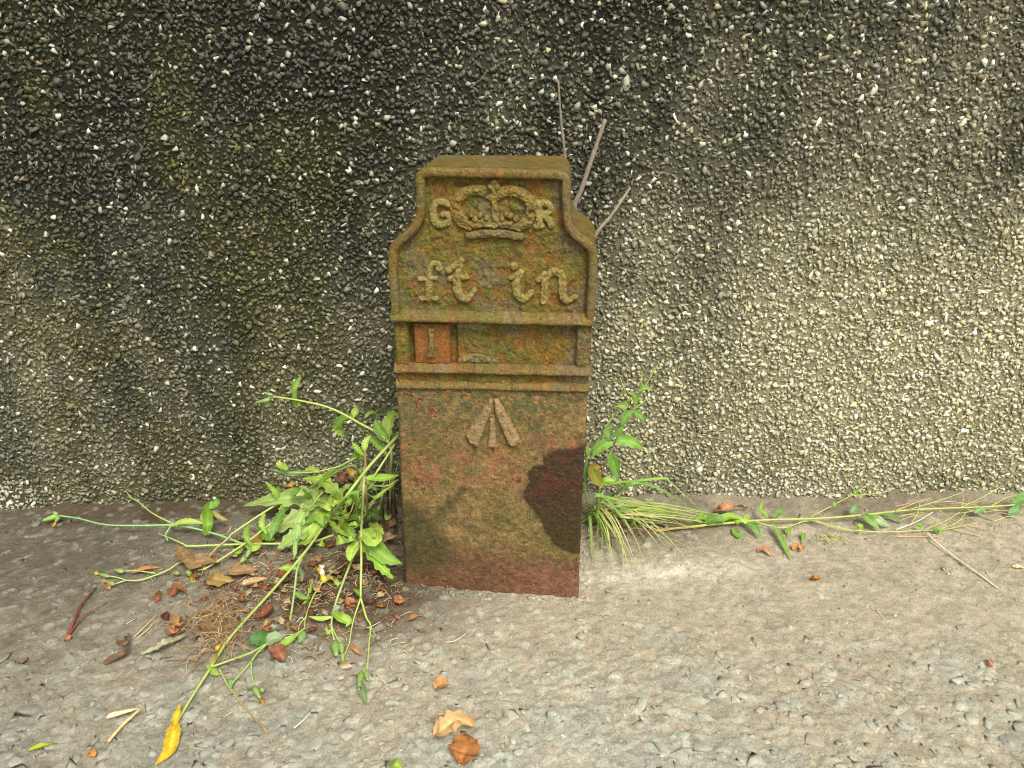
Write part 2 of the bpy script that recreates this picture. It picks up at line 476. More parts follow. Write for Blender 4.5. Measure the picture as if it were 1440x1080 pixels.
o = add('pebble_dash', me, M_PEB, wall); o['kind'] = 'stuff'

# ================================================================ MARKER
PSI = math.radians(3.6)
M0 = P(693, 833, 0); M0[2] = 0
NV = np.array((-math.sin(PSI), -math.cos(PSI), 0)); UV = np.array((math.cos(PSI), -math.sin(PSI), 0))
DEPTH = .128
def Fc(px, py):
    d = ray(px, py); t = ((M0 - CP) @ NV) / (d @ NV); p = CP + d * t - M0
    return np.array((p @ UV, p[2]))
def mpath(pts): return np.array([Fc(*p) for p in pts])

def catmull(pts, n):
    pts = np.asarray(pts, float)
    if len(pts) == 2:
        t = np.linspace(0, 1, n)[:, None]; return pts[0] * (1 - t) + pts[1] * t
    Q = np.concatenate([[2 * pts[0] - pts[1]], pts, [2 * pts[-1] - pts[-2]]])
    t = np.linspace(0, len(pts) - 1 - 1e-6, n); i = t.astype(int); f = (t - i)[:, None]
    a, b, c, d = Q[i], Q[i + 1], Q[i + 2], Q[i + 3]
    return .5 * (2 * b + (c - a) * f + (2 * a - 5 * b + 4 * c - d) * f ** 2 + (3 * b - a - 3 * c + d) * f ** 3)

Lpx = [(570.5, 850), (566, 740), (560, 600), (553.5, 455), (549, 380), (548.5, 362), (551, 348), (560, 335), (572, 325), (582, 313), (587, 298), (587.5, 270), (586.5, 250), (589, 243), (594, 239), (604, 237.5)]
Rpx = [(813, 850), (817, 740), (824, 600), (833, 455), (838, 380), (838.5, 362), (835, 348), (826, 338), (813, 328), (804, 316), (801, 300), (800.5, 275), (801, 256), (798.5, 248), (793, 243), (780, 241)]
Lc, Rc = catmull(mpath(Lpx), 400), catmull(mpath(Rpx), 400)
VTOP = min(Lc[-1, 1], Rc[-1, 1])
def edges(v):
    return np.interp(v, Lc[:, 1], Lc[:, 0]), np.interp(v, Rc[:, 1], Rc[:, 0])
outline = np.concatenate([Lc[::4], Rc[::-4]])

def seg_dist(u, v, pts, radii=None):
    """distance (minus radius) to a polyline"""
    D = np.full(np.shape(u), 1e9)
    for k in range(len(pts) - 1):
        a, b = pts[k], pts[k + 1]; e = b - a; L2 = max(e @ e, 1e-12)
        t = np.clip(((u - a[0]) * e[0] + (v - a[1]) * e[1]) / L2, 0, 1)
        d = np.hypot(u - a[0] - t * e[0], v - a[1] - t * e[1])
        if radii is not None: d = d - (radii[k] * (1 - t) + radii[k + 1] * t)
        D = np.minimum(D, d)
    return D

def poly_sd(u, v, poly):
    poly = np.asarray(poly); D = seg_dist(u, v, np.concatenate([poly, poly[:1]]))
    ins = np.zeros(np.shape(u), bool); j = len(poly) - 1
    for i in range(len(poly)):
        (x1, y1), (x2, y2) = poly[i], poly[j]
        if y1 != y2:
            ins ^= ((y1 > v) != (y2 > v)) & (u < (x2 - x1) * (v - y1) / (y2 - y1) + x1)
        j = i
    return np.where(ins, -D, D)

vb1 = Fc(693, 447)[1]; vb2 = Fc(693, 520)[1]; vb3 = Fc(693, 543)[1]
slope = lambda u: 0.0 * u
PAN = (Fc(574, 480)[0], Fc(811, 480)[0])
def scale_mask(u, v):
    """crusts of moss and old paint standing on the bare rust, in two layers"""
    n = fbm(u * 48, v * 52, 131, 5, .68); return sstep(.485, .50, n) * .6 + sstep(.58, .595, fbm(u * 70 + 3, v * 70, 133, 4, .6)) * .8
def level(u, v, dist=None):
    """outward height of the marker's face at (u, v)"""
    if dist is None: dist = -poly_sd(u, v, outline)
    up = sstep(vb1 - .002, vb1 + .002, v) * sstep(.004, .009, dist)
    pan = sstep(vb2, vb2 + .003, v) * sstep(vb1, vb1 - .003, v) * sstep(PAN[0] - .001, PAN[0] + .0015, u) * sstep(PAN[1] + .001, PAN[1] - .0015, u)
    slot = sstep(.0045, .003, np.abs(u - Fc(637, 480)[0])) + sstep(.0045, .003, np.abs(u - Fc(577, 480)[0]))
    w = -.006 * up - (.0075 + .006 * slot) * pan
    flake = scale_mask(u, v) * .0012 + (fbm(u * 190, v * 210, 141, 4, .65) - .5) * .0026
    low = sstep(vb3, vb3 - .02, v)
    return w + flake * (1 - .55 * low) + .0009 * (fbm(u * 14, v * 14, 151, 2) - .5)

WET = mpath([(764, 642), (778, 634), (800, 630), (840, 624), (840, 700), (836, 781), (806, 779), (790, 772), (777, 764), (767, 748), (758, 728), (748, 716), (739, 704), (737, 690), (744, 678), (743, 664), (752, 655), (763, 652)])
def iron_col(u, v):
    n1 = fbm(u * 22, v * 22, 161, 5, .6); n2 = fbm(u * 60, v * 60, 171, 4, .6); n3 = fbm(u * 150, v * 150, 181, 3, .6)
    rust = np.array((.200, .082, .013)); olive = np.array((.132, .100, .015)); grn = np.array((.094, .098, .016)); gry = np.array((.125, .108, .060)); drk = np.array((.055, .036, .016))
    sm = scale_mask(u, v)
    c = mixc(rust, (.155, .062, .020), sstep(.45, .6, n2)); c = mixc(c, olive, np.clip(.34 + .85 * sm, 0, 1) * sstep(.26, .46, n1 * .6 + n3 * .4))
    c = mixc(c, grn, .8 * sstep(.52, .64, n2 * .65 + n3 * .35))
    c = mixc(c, gry, .55 * sstep(.57, .66, fbm(u * 35 + 4, v * 35, 191, 4)))
    # lower face
    low = sstep(vb3 + .002, vb3 - .006, v)
    h = v / vb3
    lo = mixc((.195, .125, .045), (.140, .102, .032), sstep(.4, .6, n1))
    lo = mixc(lo, (.105, .098, .038), .8 * sstep(.50, .72, h + .18 * (n1 - .5)) * sstep(.40, .52, n2))
    pink = np.exp(-((h - .66 + .25 * (n1 - .5)) / .10) ** 2)
    lo = lo * (.75 + .5 * fbm(u * 130, v * 520, 187, 3))[..., None]
    lo = mixc(lo, (.26, .105, .046), np.clip(pink * sstep(.36, .60, n2), 0, .75))
    lo = mixc(lo, (.25, .105, .03), .8 * sstep(.56, .66, n3 * .6 + n2 * .4) * sstep(.5, .8, h))
    base = sstep(.30, .14, h + .12 * (n1 - .5) + .25 * (u + .02))
    lo = mixc(lo, (.115, .050, .024), .85 * base)
    lo = mixc(lo, (.19, .085, .045), .8 * base * sstep(.0, .06, u + .05 * (n2 - .5)) * sstep(.22, .1, h))
    a, b, d = Fc(575, 735), Fc(606, 728), Fc(652, 688)
    damp = sstep(.020, -.004, seg_dist(u, v, np.array([a, Fc(590, 770)]), np.array([.02, .03])) + .03 * (n1 - .5))
    damp = np.maximum(damp, sstep(.006, -.002, seg_dist(u, v, np.array([Fc(604, 745), Fc(622, 722), d]), np.array([.008, .006, .002])) + .008 * (n2 - .5)) * .8)
    lo = mixc(lo, (.055, .046, .013), .85 * damp)
    spk = sstep(.70, .74, n3 * .8 + n2 * .2 + .06 * np.exp(-((u + .085) / .03) ** 2)) * sstep(.4, .5, h)
    lo = mixc(lo, (.06, .025, .012), .85 * spk)
    c = mixc(c, lo, low)
    c = mixc(c, drk, .6 * sstep(.70, .80, n3) * (1 - low))
    c = c * (.55 + .9 * n3)[..., None] * (.8 + .4 * fbm(u * 420, v * 420, 185, 2))[..., None]
    sd_ = poly_sd(u, v, WET) + .0025 * (n2 - .5) + .003 * (n3 - .5)
    wet = sstep(.0030, -.0022, sd_)
    wc = mixc((.040, .020, .007), (.085, .017, .008), sstep(.48, .66, n2) * sstep(.40, .62, h))
    wc = mixc(wc, (.050, .034, .008), .8 * sstep(.55, .3, h) * sstep(.35, .55, n1))
    c = mixc(c, wc * .58 + c * .12, wet)
    rd = Fc(706, 443)
    c = mixc(c, (.55, .04, .025), .8 * sstep(.4, .6, n3) * (np.abs(u - rd[0]) < .011) * (np.abs(v - rd[1]) < .0012))
    c = c * .88
    return np.concatenate([c, (wet * .9 * (.6 + .8 * n3))[..., None].clip(0, 1)], -1)

marker = tag(empty('boundary_marker', M0, -PSI), 'rusty mossy cast-iron marker post with raised crown and letters standing against the wall', 'marker post')
def loc3(u, v, w): return np.stack([u, -np.asarray(w), v], -1)

# body
NVv, NUu = 430, 190
vs = np.concatenate([np.linspace(-.06, .0, 8)[:-1], np.linspace(0, VTOP - .012, NVv), np.linspace(VTOP - .012, VTOP, 26)[1:]])
e0, e1 = edges(vs)
s = np.linspace(0, 1, NUu)
U = e0[:, None] * (1 - s) + e1[:, None] * s; Vv = np.repeat(vs[:, None], NUu, 1)
dist = -poly_sd(U, Vv, outline); dist[vs < .01] = .02
W = level(U, Vv, dist) - .003 * sstep(.003, .0, dist) * (Vv > .01)
nr = len(vs)
Vb = loc3(U, Vv, W).reshape(-1, 3)
Fb = grid_faces(nr, NUu)
loop = [i * NUu for i in range(nr)] + [(nr - 1) * NUu + j for j in range(1, NUu)] + [i * NUu + NUu - 1 for i in range(nr - 2, -1, -1)]
lp = Vb[loop]
rings = [Vb]; ringidx = [np.array(loop)]; off = len(Vb); faces = [Fb]
cen = np.array((0, 0, .25))
lu, lv = lp[:, 0], lp[:, 2]
deps = list(np.arange(.003, DEPTH - .003, .004)) + [DEPTH - .003, DEPTH]
for dep in deps:
    q = lp.copy(); q[:, 1] = dep
    g = .0024 * (fbm(np.arange(len(lp)) * .03, np.full(len(lp), dep * 60), 201, 3) - .5) * min(1, dep * 80)
    k = 0.985 if dep == DEPTH else 1.0
    q[:, 0] = q[:, 0] * (k + .16 * dep) + g; q[:, 2] = q[:, 2] + g
    rings.append(q); idx = np.arange(off, off + len(lp)); off += len(lp)
    a, b = ringidx[-1], idx
    faces.append(np.stack([a[:-1], b[:-1], b[1:], a[1:]], -1)); ringidx.append(idx)
Vall = np.concatenate(rings)
# sides carry the same rust as the face near them
colr = np.concatenate([iron_col(U.ravel(), Vv.ravel())] + [iron_col(np.where(lv > VTOP - .004, lu, lu - np.sign(lu) * d), np.where(lv > VTOP - .004, lv - d, lv)) * np.array((1, 1, 1, .5)) for d in deps])
m = mesh_np('body', Vall, np.concatenate(faces)[:, ::-1].copy(), colr, smooth=True)
body = add('body', m, M_IRON, marker)
bk = lp.copy(); bk[:, 1] = DEPTH; bk[:, 0] *= .985 + .16 * DEPTH
m = mesh_np('back_plate', np.concatenate([bk, bk + np.array((0, .006, 0))]), [tuple(range(len(bk))), tuple(range(2 * len(bk) - 1, len(bk) - 1, -1))] + [(i, i + len(bk), i + 1 + len(bk), i + 1) for i in range(len(bk) - 1)], np.tile(np.array((.12, .07, .03)), (2 * len(bk), 1)))
add('back_plate', m, M_IRON, marker)

def sweep(name, path, prof, mat, parent, colf, jitter=.0009, close=True, frame=None):
    """path (n,2) in face coords, prof list of (across, outward)"""
    path = np.asarray(path); n = len(path)
    T = np.gradient(path, axis=0); T /= np.linalg.norm(T, axis=1, keepdims=True) + 1e-12
    N = np.stack([-T[:, 1], T[:, 0]], -1); k = len(prof); Vs = []
    arc = np.concatenate([[0], np.cumsum(np.linalg.norm(np.diff(path, axis=0), axis=1))])
    for j, (a, w) in enumerate(prof):
        jj = jitter * 1.6 * (fbm(arc * 330, np.full(n, j * 1.9), 217, 2) - .5) + jitter * 2 * (fbm(arc * 120, np.full(n, j * .8), 211, 3) - .5) + jitter * 2.5 * (fbm(arc * 30, np.full(n, j * .3), 213, 2) - .5)
        uv = path + N * (a + jj)[:, None]
        Vs.append(loc3(uv[:, 0], uv[:, 1], w + jj))
    Vs = np.stack(Vs, 1)
    F = []
    for i in range(n - 1):
        for j in range(k):
            b = (j + 1) % k
            F.append((i * k + j, i * k + b, (i + 1) * k + b, (i + 1) * k + j))
    F.append(tuple(range(k))[::-1]); F.append(tuple((n - 1) * k + j for j in range(k)))
    Vs = Vs.reshape(-1, 3)
    return add(name, mesh_np(name, Vs, F, colf(Vs[:, 0], Vs[:, 2]), smooth=True), mat, parent)

def tone(f, toward=(.17, .12, .045), k=.35):
    def g(u, v):
        c = iron_col(u, v); c[:, :3] = c[:, :3] * (1 - k) + np.array(toward) * k * (.7 + .6 * fbm(u * 90, v * 90, 221, 3))[:, None]; return c
    return g

# rim bead round the top field
kl = Lc[:, 1] > vb1 - .003; kr = Rc[:, 1] > vb1 - .003
rp = np.concatenate([Lc[kl], Rc[kr][::-1]])
arc = np.concatenate([[0], np.cumsum(np.linalg.norm(np.diff(rp, axis=0), axis=1))])
rp = np.stack([np.interp(np.linspace(0, arc[-1], 760), arc, rp[:, i]) for i in range(2)], -1)
for _ in range(6): rp[1:-1] = (rp[:-2] + 2 * rp[1:-1] + rp[2:]) / 4
prof = [(.0010, -.012), (.0014, -.004), (.0014, .0030), (.0004, .0052), (-.0016, .0060), (-.0052, .0058), (-.0072, .0044), (-.0082, .001), (-.0085, -.003), (-.0088, -.009)]
sweep('rim', rp, [(a, w) for a, w in prof], M_IRON, marker, tone(iron_col, (.15, .095, .03), .35), jitter=.0007)

def barpath(pl, pr, n=240): return catmull(mpath([pl, ((pl[0] + pr[0]) / 2, (pl[1] + pr[1]) / 2 - .4), pr]), n)
bprof = [(.0088, -.009), (.0080, -.002), (.0030, .0062), (.0012, .0078), (-.0010, .0082), (-.0030, .0078), (-.0040, .0064), (-.0044, .002), (-.0044, -.004), (-.0044, -.009)]
bprof = [(a * .92, w) for a, w in bprof]
sweep('bar', barpath((551.5, 445.5), (835, 452)), bprof, M_IRON, marker, tone(iron_col, (.19, .13, .05), .22))
sweep('bar', barpath((555.5, 518), (831, 523)), [(a * .78, w) for a, w in bprof], M_IRON, marker, tone(iron_col, (.19, .12, .06), .25))
sweep('bar', barpath((557.5, 541), (829, 546)), [(a * .85, w * .62) for a, w in bprof], M_IRON, marker, tone(iron_col, (.18, .13, .05), .35))

# relief lettering
def relief(name, strokes, parent, h=.004, res=.0007, colf=None, rough=.0007, flat=.82, soft=.0013, base=None):
    allp = np.concatenate([np.asarray(p) for p, r in strokes]); rm = max(.004 if r is None else np.max(r) for p, r in strokes)
    lo, hi = allp.min(0) - rm - .002, allp.max(0) + rm + .002
    us, vs_ = np.arange(lo[0], hi[0], res), np.arange(lo[1], hi[1], res)
    A, B = np.meshgrid(us, vs_, indexing='ij')
    D = np.full(A.shape, 1e9)
    wob = .0007 * (fbm(A * 180, B * 180, 231, 3) - .5) * 2
    for p, r in strokes:
        if r is None: D = np.minimum(D, poly_sd(A, B, p)); continue
        p = np.asarray(p); r = np.broadcast_to(np.asarray(r, float), (len(p),))
        if len(p) == 1: D = np.minimum(D, np.hypot(A - p[0, 0], B - p[0, 1]) - r[0])
        else: D = np.minimum(D, seg_dist(A, B, p, r))
    D = D + wob
    prof_ = sstep(.0006, -soft, D) * (flat + (1 - flat) * sstep(0, -rm, D))
    bw = level(A, B) if base is None else base
    Wd = bw + h * prof_ + rough * 2 * (fbm(A * 250, B * 250, 241, 3) - .5) * prof_
    Wd = np.where(D > .0006, bw - .0012, Wd)
    kk = D < .0016
    cell = kk[:-1, :-1] & kk[1:, :-1] & kk[1:, 1:] & kk[:-1, 1:]
    F = grid_faces(len(us), len(vs_))[cell.ravel()]
    used = np.unique(F); mp = np.full(A.size, -1); mp[used] = np.arange(len(used))
    Vr = loc3(A, B, Wd).reshape(-1, 3)[used]
    colf = colf or tone(iron_col, (.21, .155, .06), .5)
    return add(name, mesh_np(name, Vr, mp[F][:, ::-1].copy(), colf(Vr[:, 0], Vr[:, 2]), smooth=True), M_IRON, parent)

PXM = .00084                                            # metres per photo pixel on the upper field
def S(pts, r, n=24):                                    # pixel polyline + pixel radius -> smooth stroke
    p = mpath(pts)
    if len(p) > 2: p = catmull(p, n)
    r = np.atleast_1d(np.asarray(r, float)) * PXM * 1.06 + .0003
    rr = np.interp(np.linspace(0, 1, len(p)), np.linspace(0, 1, len(r)), r) if len(r) > 1 else np.full(len(p), r[0])
    return (p, rr)
gl = tone(iron_col, (.25, .20, .062), .6)
relief('letter', [S([(630, 290), (624, 286), (614, 286), (608, 294), (608, 306), (613, 315), (622, 317), (630, 312)], [3.2, 3.6, 4.2, 4.2, 3.6, 3.4]), S([(630, 315), (631, 304), (622, 303)], 3.2)], marker, .0042, colf=gl)
relief('letter', [S([(758, 288), (757, 318)], 4.2), S([(756, 287), (768, 287), (774, 293), (772, 300), (760, 303)], 3.6), S([(764, 303), (772, 310), (775, 318)], [3.5, 4.2]), S([(753, 319), (762, 319)], 3)], marker, .0042, colf=gl)
relief('letter', [S([(602, 422), (602, 396), (603, 381), (608, 372), (615, 373), (617, 379)], [4.6, 4.4, 3.8, 3.4, 3.4, 3.8]), S([(589, 394), (612, 393)], 2.6), S([(591, 422), (613, 421)], 2.6)], marker, .0046, colf=gl)
relief('letter', [S([(630, 382), (648, 368)], [3.6, 3.0]), S([(648, 368), (643, 390), (642, 408), (648, 420), (658, 421), (667, 410)], [2.4, 4.6, 5.2, 4.6, 4.0, 2.8]), S([(632, 393), (656, 391)], 3.4)], marker, .0046, colf=gl)
relief('letter', [S([(722, 376)], 4.6), S([(718, 393), (732, 385)], [2.6, 3.6]), S([(731, 387), (725, 402), (728, 416), (737, 422), (748, 412)], [4.2, 5.0, 4.8, 4.4, 2.8])], marker, .0046, colf=gl)
relief('letter', [S([(756, 396), (766, 388)], [2.8, 3.6]), S([(766, 389), (765, 424)], [4.6, 5]), S([(766, 394), (778, 384), (789, 388), (791, 402), (791, 418), (798, 425), (809, 419)], [3.6, 4.6, 4.8, 5, 4.6, 4.2, 3.0])], marker, .0046, colf=gl)
# crown: parts
cb = tone(iron_col, (.22, .15, .04), .45)
crown = relief('crown', [S([(660, 320), (648, 311), (640, 298), (641, 284), (650, 274), (664, 268), (680, 270), (690, 277)], [5, 7, 6.5, 6, 6.5, 6, 6.5, 5]),
                         S([(730, 321), (741, 312), (747, 299), (745, 285), (736, 275), (723, 269), (708, 270), (699, 277)], [5, 7, 6.5, 6, 6.5, 6, 6.5, 5]),
                         S([(694, 258), (694, 268)], [5, 8]), S([(694, 270), (695, 290), (695, 318)], [6, 3.4, 4.5]),
                         S([(657, 319), (675, 316), (694, 315), (714, 317), (732, 321)], [5, 4.6, 4.8, 4.6, 5])], marker, .0050, colf=cb, rough=.0017)
for (x, y, r) in [(640, 291, 4.4), (645, 279, 4.6), (656, 271, 4.6), (669, 268, 4.4), (682, 271, 4.2), (707, 271, 4.2), (719, 269, 4.6), (731, 272, 4.6), (741, 280, 4.6), (747, 292, 4.4), (643, 304, 4.4), (745, 306, 4.4), (651, 313, 4.2), (738, 315, 4.2),
                  (668, 309, 3.6), (674, 304, 3.2), (662, 304, 2.8), (684, 309, 3.4), (706, 309, 3.4), (717, 305, 3.4), (725, 310, 3.6), (711, 303, 2.8), (689, 264, 4), (699, 264, 4), (694, 256, 4.4)]:
    relief('jewel', [S([(x, y)], r)], crown, .0064, res=.0006, colf=cb, rough=.0018)
relief('crown_band', [S([(658, 332), (675, 330), (694, 329.5), (714, 331), (731, 334)], [4.6, 4.8, 4.8, 4.8, 5])], crown, .0062, colf=tone(iron_col, (.15, .115, .05), .5))
# number plate with its numeral
a, b = Fc(581, 456), Fc(633, 513)
nx, nz = 44, 48
us = np.linspace(a[0], b[0], nx); vs_ = np.linspace(b[1], a[1], nz)
A_, B_ = np.meshgrid(us, vs_, indexing='ij')
edge = np.minimum(np.minimum(A_ - us[0], us[-1] - A_), np.minimum(B_ - vs_[0], vs_[-1] - B_))
Wp = -.0020 + .0012 * (fbm(A_ * 120, B_ * 120, 251, 3) - .5) - .0012 * sstep(.0016, 0, edge)
lpn = [i * nz for i in range(nx)] + [(nx - 1) * nz + j for j in range(1, nz)] + [i * nz + nz - 1 for i in range(nx - 2, -1, -1)] + [j for j in range(nz - 2, -1, -1)]
Vp = loc3(A_, B_, Wp).reshape(-1, 3); sk = Vp[lpn].copy(); sk[:, 1] = .0095
Fq = np.concatenate([grid_faces(nx, nz), np.stack([np.array(lpn[:-1]), np.arange(len(lpn) - 1) + len(Vp), np.arange(1, len(lpn)) + len(Vp), np.array(lpn[1:])], -1)])
Vp = np.concatenate([Vp, sk])
plate = add('number_plate', mesh_np('number_plate', Vp, Fq[:, ::-1].copy(), tone(iron_col, (.19, .062, .014), .75)(Vp[:, 0], Vp[:, 2]), smooth=True), M_IRON, marker)
plate['label'] = 'orange rusty number plate slotted into the recessed panel'
relief('numeral', [(mpath([(603, 461), (612, 461), (611, 480), (612, 503), (600.5, 503), (602.5, 480), (600.5, 466)]), None)], plate, .0046, rough=.0014, colf=tone(iron_col, (.16, .115, .045), .5), base=-.0018)
# broad arrow: three tapering strokes
ac = tone(iron_col, (.27, .18, .085), .7)
arrow = relief('broad_arrow', [(mpath([(688, 560), (694, 564), (692, 576), (672, 628), (660, 621), (655, 611)]), None)], marker, .0052, colf=ac, flat=.8, soft=.0016)
relief('arrow_stroke', [(mpath([(689, 588), (695, 588), (697, 612), (698, 629), (685, 629), (687, 612)]), None)], arrow, .0038, colf=ac, flat=.8, soft=.0016)
relief('arrow_stroke', [(mpath([(694, 560), (701, 561), (726, 606), (733, 622), (720, 629), (714, 622), (696, 580)]), None)], arrow, .0052, colf=ac, flat=.8, soft=.0016)
# flaking scales of paint and rust in the panel
o = relief('paint_scale', [S([(644, 460), (664, 459), (682, 460)], [3, 4, 3.4]), S([(664, 463), (676, 465)], 2.4)], marker, .0026, rough=.0012, colf=tone(iron_col, (.17, .165, .08), .6), flat=.9); o['label'] = 'grey-green scale of old paint'
o = relief('rust_scale', [S([(646, 511), (665, 507), (690, 510)], [4, 6, 4.5])], marker, .0032, rough=.003, colf=tone(iron_col, (.19, .15, .085), .4), flat=.6); o['label'] = 'pale crusted scale on the lower bar'

# ================================================================ PLANTS
def frames(path):
    T = np.gradient(path, axis=0); T /= np.linalg.norm(T, axis=1, keepdims=True) + 1e-12
    return T

def tube_mesh(name, pts, r0, r1, col, seg=7, n=None, bend=0.0, knobs=0.0, col2=None):
    n = n or max(8, len(pts) * 7)
    path = catmull(pts, n); T = frames(path)
    ref = np.array((.31, -.4, .86)); N = np.cross(T, ref); N /= np.linalg.norm(N, axis=1, keepdims=True) + 1e-9; B = np.cross(T, N)
    t = np.linspace(0, 1, n); rad = r0 + (r1 - r0) * t
    if knobs: rad = rad * (1 + knobs * (np.asarray([vnoise(ti * n * .45, 3.3, 261) for ti in t]) - .4))
    a = np.linspace(0, 2 * math.pi, seg, endpoint=False)
    V = path[:, None] + rad[:, None, None] * (np.cos(a)[None, :, None] * N[:, None] + np.sin(a)[None, :, None] * B[:, None])
    F = [(i * seg + j, i * seg + (j + 1) % seg, (i + 1) * seg + (j + 1) % seg, (i + 1) * seg + j) for i in range(n - 1) for j in range(seg)]
    F += [tuple(range(seg))[::-1], tuple((n - 1) * seg + j for j in range(seg))]
    c = np.asarray(col, float); c = mixc(c, c if col2 is None else col2, np.repeat(t, seg))
    return mesh_np(name, V.reshape(-1, 3), F, c, smooth=True)

def leaf_mesh(name, pts, width, kind='lance', nrm=(0, -.55, .83), fold=.25, curl=0.0, col=(.13, .26, .05), rib=1.35, ripple=.12, seed=0, edgecol=None):
    n, m = {'grass': (16, 3), 'lobed': (30, 9)}.get(kind, (18, 7))
    path = catmull(pts, n); T = frames(path); nrm = np.asarray(nrm, float)
    Sd = np.cross(T, nrm); Sd /= np.linalg.norm(Sd, axis=1, keepdims=True) + 1e-9
    Nn = np.cross(Sd, T)
    t = np.linspace(0, 1, n)
    if kind == 'grass': pr = np.minimum(1, t * 8 + .45) * (1 - t ** 2.2) ** .9
    elif kind == 'lance': pr = np.sin(math.pi * np.clip(t, 0, 1) ** .75) ** .9 * (1 + .07 * np.sin(t * 60))
    elif kind == 'oval': pr = np.sin(math.pi * t ** .85) ** .65
    elif kind == 'clasp': pr = .45 + .55 * np.sin(math.pi * np.clip(t * .95, 0, 1)); pr = pr * (1 - t ** 4)
    elif kind == 'lobed':
        saw = (t * 6.5 + seed * .37) % 1.0
        pr = (np.sin(math.pi * np.clip(t, .03, 1) ** .8) ** .7) * (.52 + .48 * np.where(saw < .7, saw / .7, (1 - saw) / .3)) + .06 * (1 - t)
    elif kind == 'maple':
        pr = np.interp(t, [0, .08, .2, .3, .42, .5, .62, .72, .85, 1], [.08, .5, .95, .55, 1.0, .6, .75, .35, .28, .02])
    s = np.linspace(-1, 1, m)
    jag = 1 + (.10 if kind not in ('grass',) else .02) * (2 * vnoise(np.repeat(t[:, None] * 14, m, 1), np.sign(s)[None] * 5 + seed, 271) - 1) * (np.abs(s)[None] > .8)
    off = (pr[:, None] * s[None] * jag) * width * .5
    rp_ = ripple * width * (fbm(t[:, None] * 5 + seed * 3.1, s[None] * 1.5 + seed, 281, 2) - .5) * 2 * np.abs(s)[None] ** .7
    up = fold * np.abs(off) + rp_ - curl * off ** 2 / (width + 1e-6) * 2
    V = path[:, None] + off[..., None] * Sd[:, None] + up[..., None] * Nn[:, None]
    c = np.tile(np.asarray(col, float), (n * m, 1))
    mid = np.tile((np.abs(s) < .05)[None], (n, 1)).ravel()
    c[mid] *= rib
    c *= (.85 + .3 * fbm(t[:, None] * 7 + seed, s[None] * 2, 291, 2)).reshape(-1, 1)
    if edgecol is not None:
        e = (np.abs(s)[None] ** 2 * .6 + t[:, None] ** 3 * .8).clip(0, 1).ravel() * .9
        c = mixc(c, edgecol, e)
    return mesh_np(name, V.reshape(-1, 3), [tuple(f) for f in grid_faces(n, m)], c, smooth=True)

G1, G2, G3 = (.27, .43, .052), (.20, .35, .045), (.37, .51, .09)
STEMC = (.34, .42, .10); STEMB = (.20, .15, .06); YEL = (.60, .42, .03)
SEED = [0]
class Plant:
    def __init__(s, name, label, cat, root, group=None):
        s.root = np.asarray(root, float); s.o = tag(empty(name, tuple(s.root)), label, cat, group)
    def _p(s, pts): return np.array([P(*p) if len(p) == 3 else p for p in pts]) - s.root
    def stem(s, pts, r0=.0016, r1=.0011, col=STEMC, col2=None, name='stem', mat=None, **k):
        return add(name, tube_mesh(name, s._p(pts), r0 * .86, r1 * .8, col, col2=col2, **k), mat or M_STEM, s.o)
    def leaf(s, pts, w, kind='lance', col=G1, name='leaf', mat=None, **k):
        SEED[0] += 1
        return add(name, leaf_mesh(name, s._p(pts), w * .9, kind, col=col, seed=SEED[0], **k), mat or M_LEAF, s.o)
    def bud(s, p, d, L=.010, r=.0036, tip=None, col=(.20, .29, .08), name='bud'):
        """p pixel of its base, d pixel of its tip"""
        a = P(*p) - s.root; b = P(*d) - s.root
        pts = np.array([a + (b - a) * t for t in np.linspace(0, 1, 9)]); n = 9; seg = 9
        T = (b - a) / (np.linalg.norm(b - a) + 1e-9); N = np.cross(T, (.3, -.5, .8)); N /= np.linalg.norm(N); B = np.cross(T, N)
        rr = r * np.array((.35, .8, 1.0, 1.02, .92, .78, .66, .58, .35)); an = np.linspace(0, 2 * math.pi, seg, endpoint=False)
        V = pts[:, None] + rr[:, None, None] * (1 + .08 * np.cos(an * 5))[None, :, None] * (np.cos(an)[None, :, None] * N + np.sin(an)[None, :, None] * B)
        F = [(i * seg + j, i * seg + (j + 1) % seg, (i + 1) * seg + (j + 1) % seg, (i + 1) * seg + j) for i in range(n - 1) for j in range(seg)] + [tuple(range(seg))[::-1], tuple((n - 1) * seg + j for j in range(seg))]
        c = np.tile(np.asarray(col, float), (n * seg, 1)); c[::2] *= .82
        o = add(name, mesh_np(name, V.reshape(-1, 3), F, c, smooth=True), M_STEM, s.o)
        if tip is not None:
            Vt, Ft = [], []
            for k in range(22):
                th = random.uniform(0, 6.28); sp = random.uniform(.1, .8)
                dv = T + sp * (math.cos(th) * N + math.sin(th) * B); dv /= np.linalg.norm(dv)
                sd_ = np.cross(dv, T + .01); sd_ /= np.linalg.norm(sd_) + 1e-9
                e = b + dv * r * random.uniform(1.3, 2.2); q0 = b - T * r * .4; i0 = len(Vt)
                Vt += [q0 - sd_ * r * .18, q0 + sd_ * r * .18, e + sd_ * r * .22, e - sd_ * r * .22]; Ft.append((i0, i0 + 1, i0 + 2, i0 + 3))
            add('petals', mesh_np('petals', np.array(Vt), Ft, np.array(tip)), M_LEAF, o)
        return o

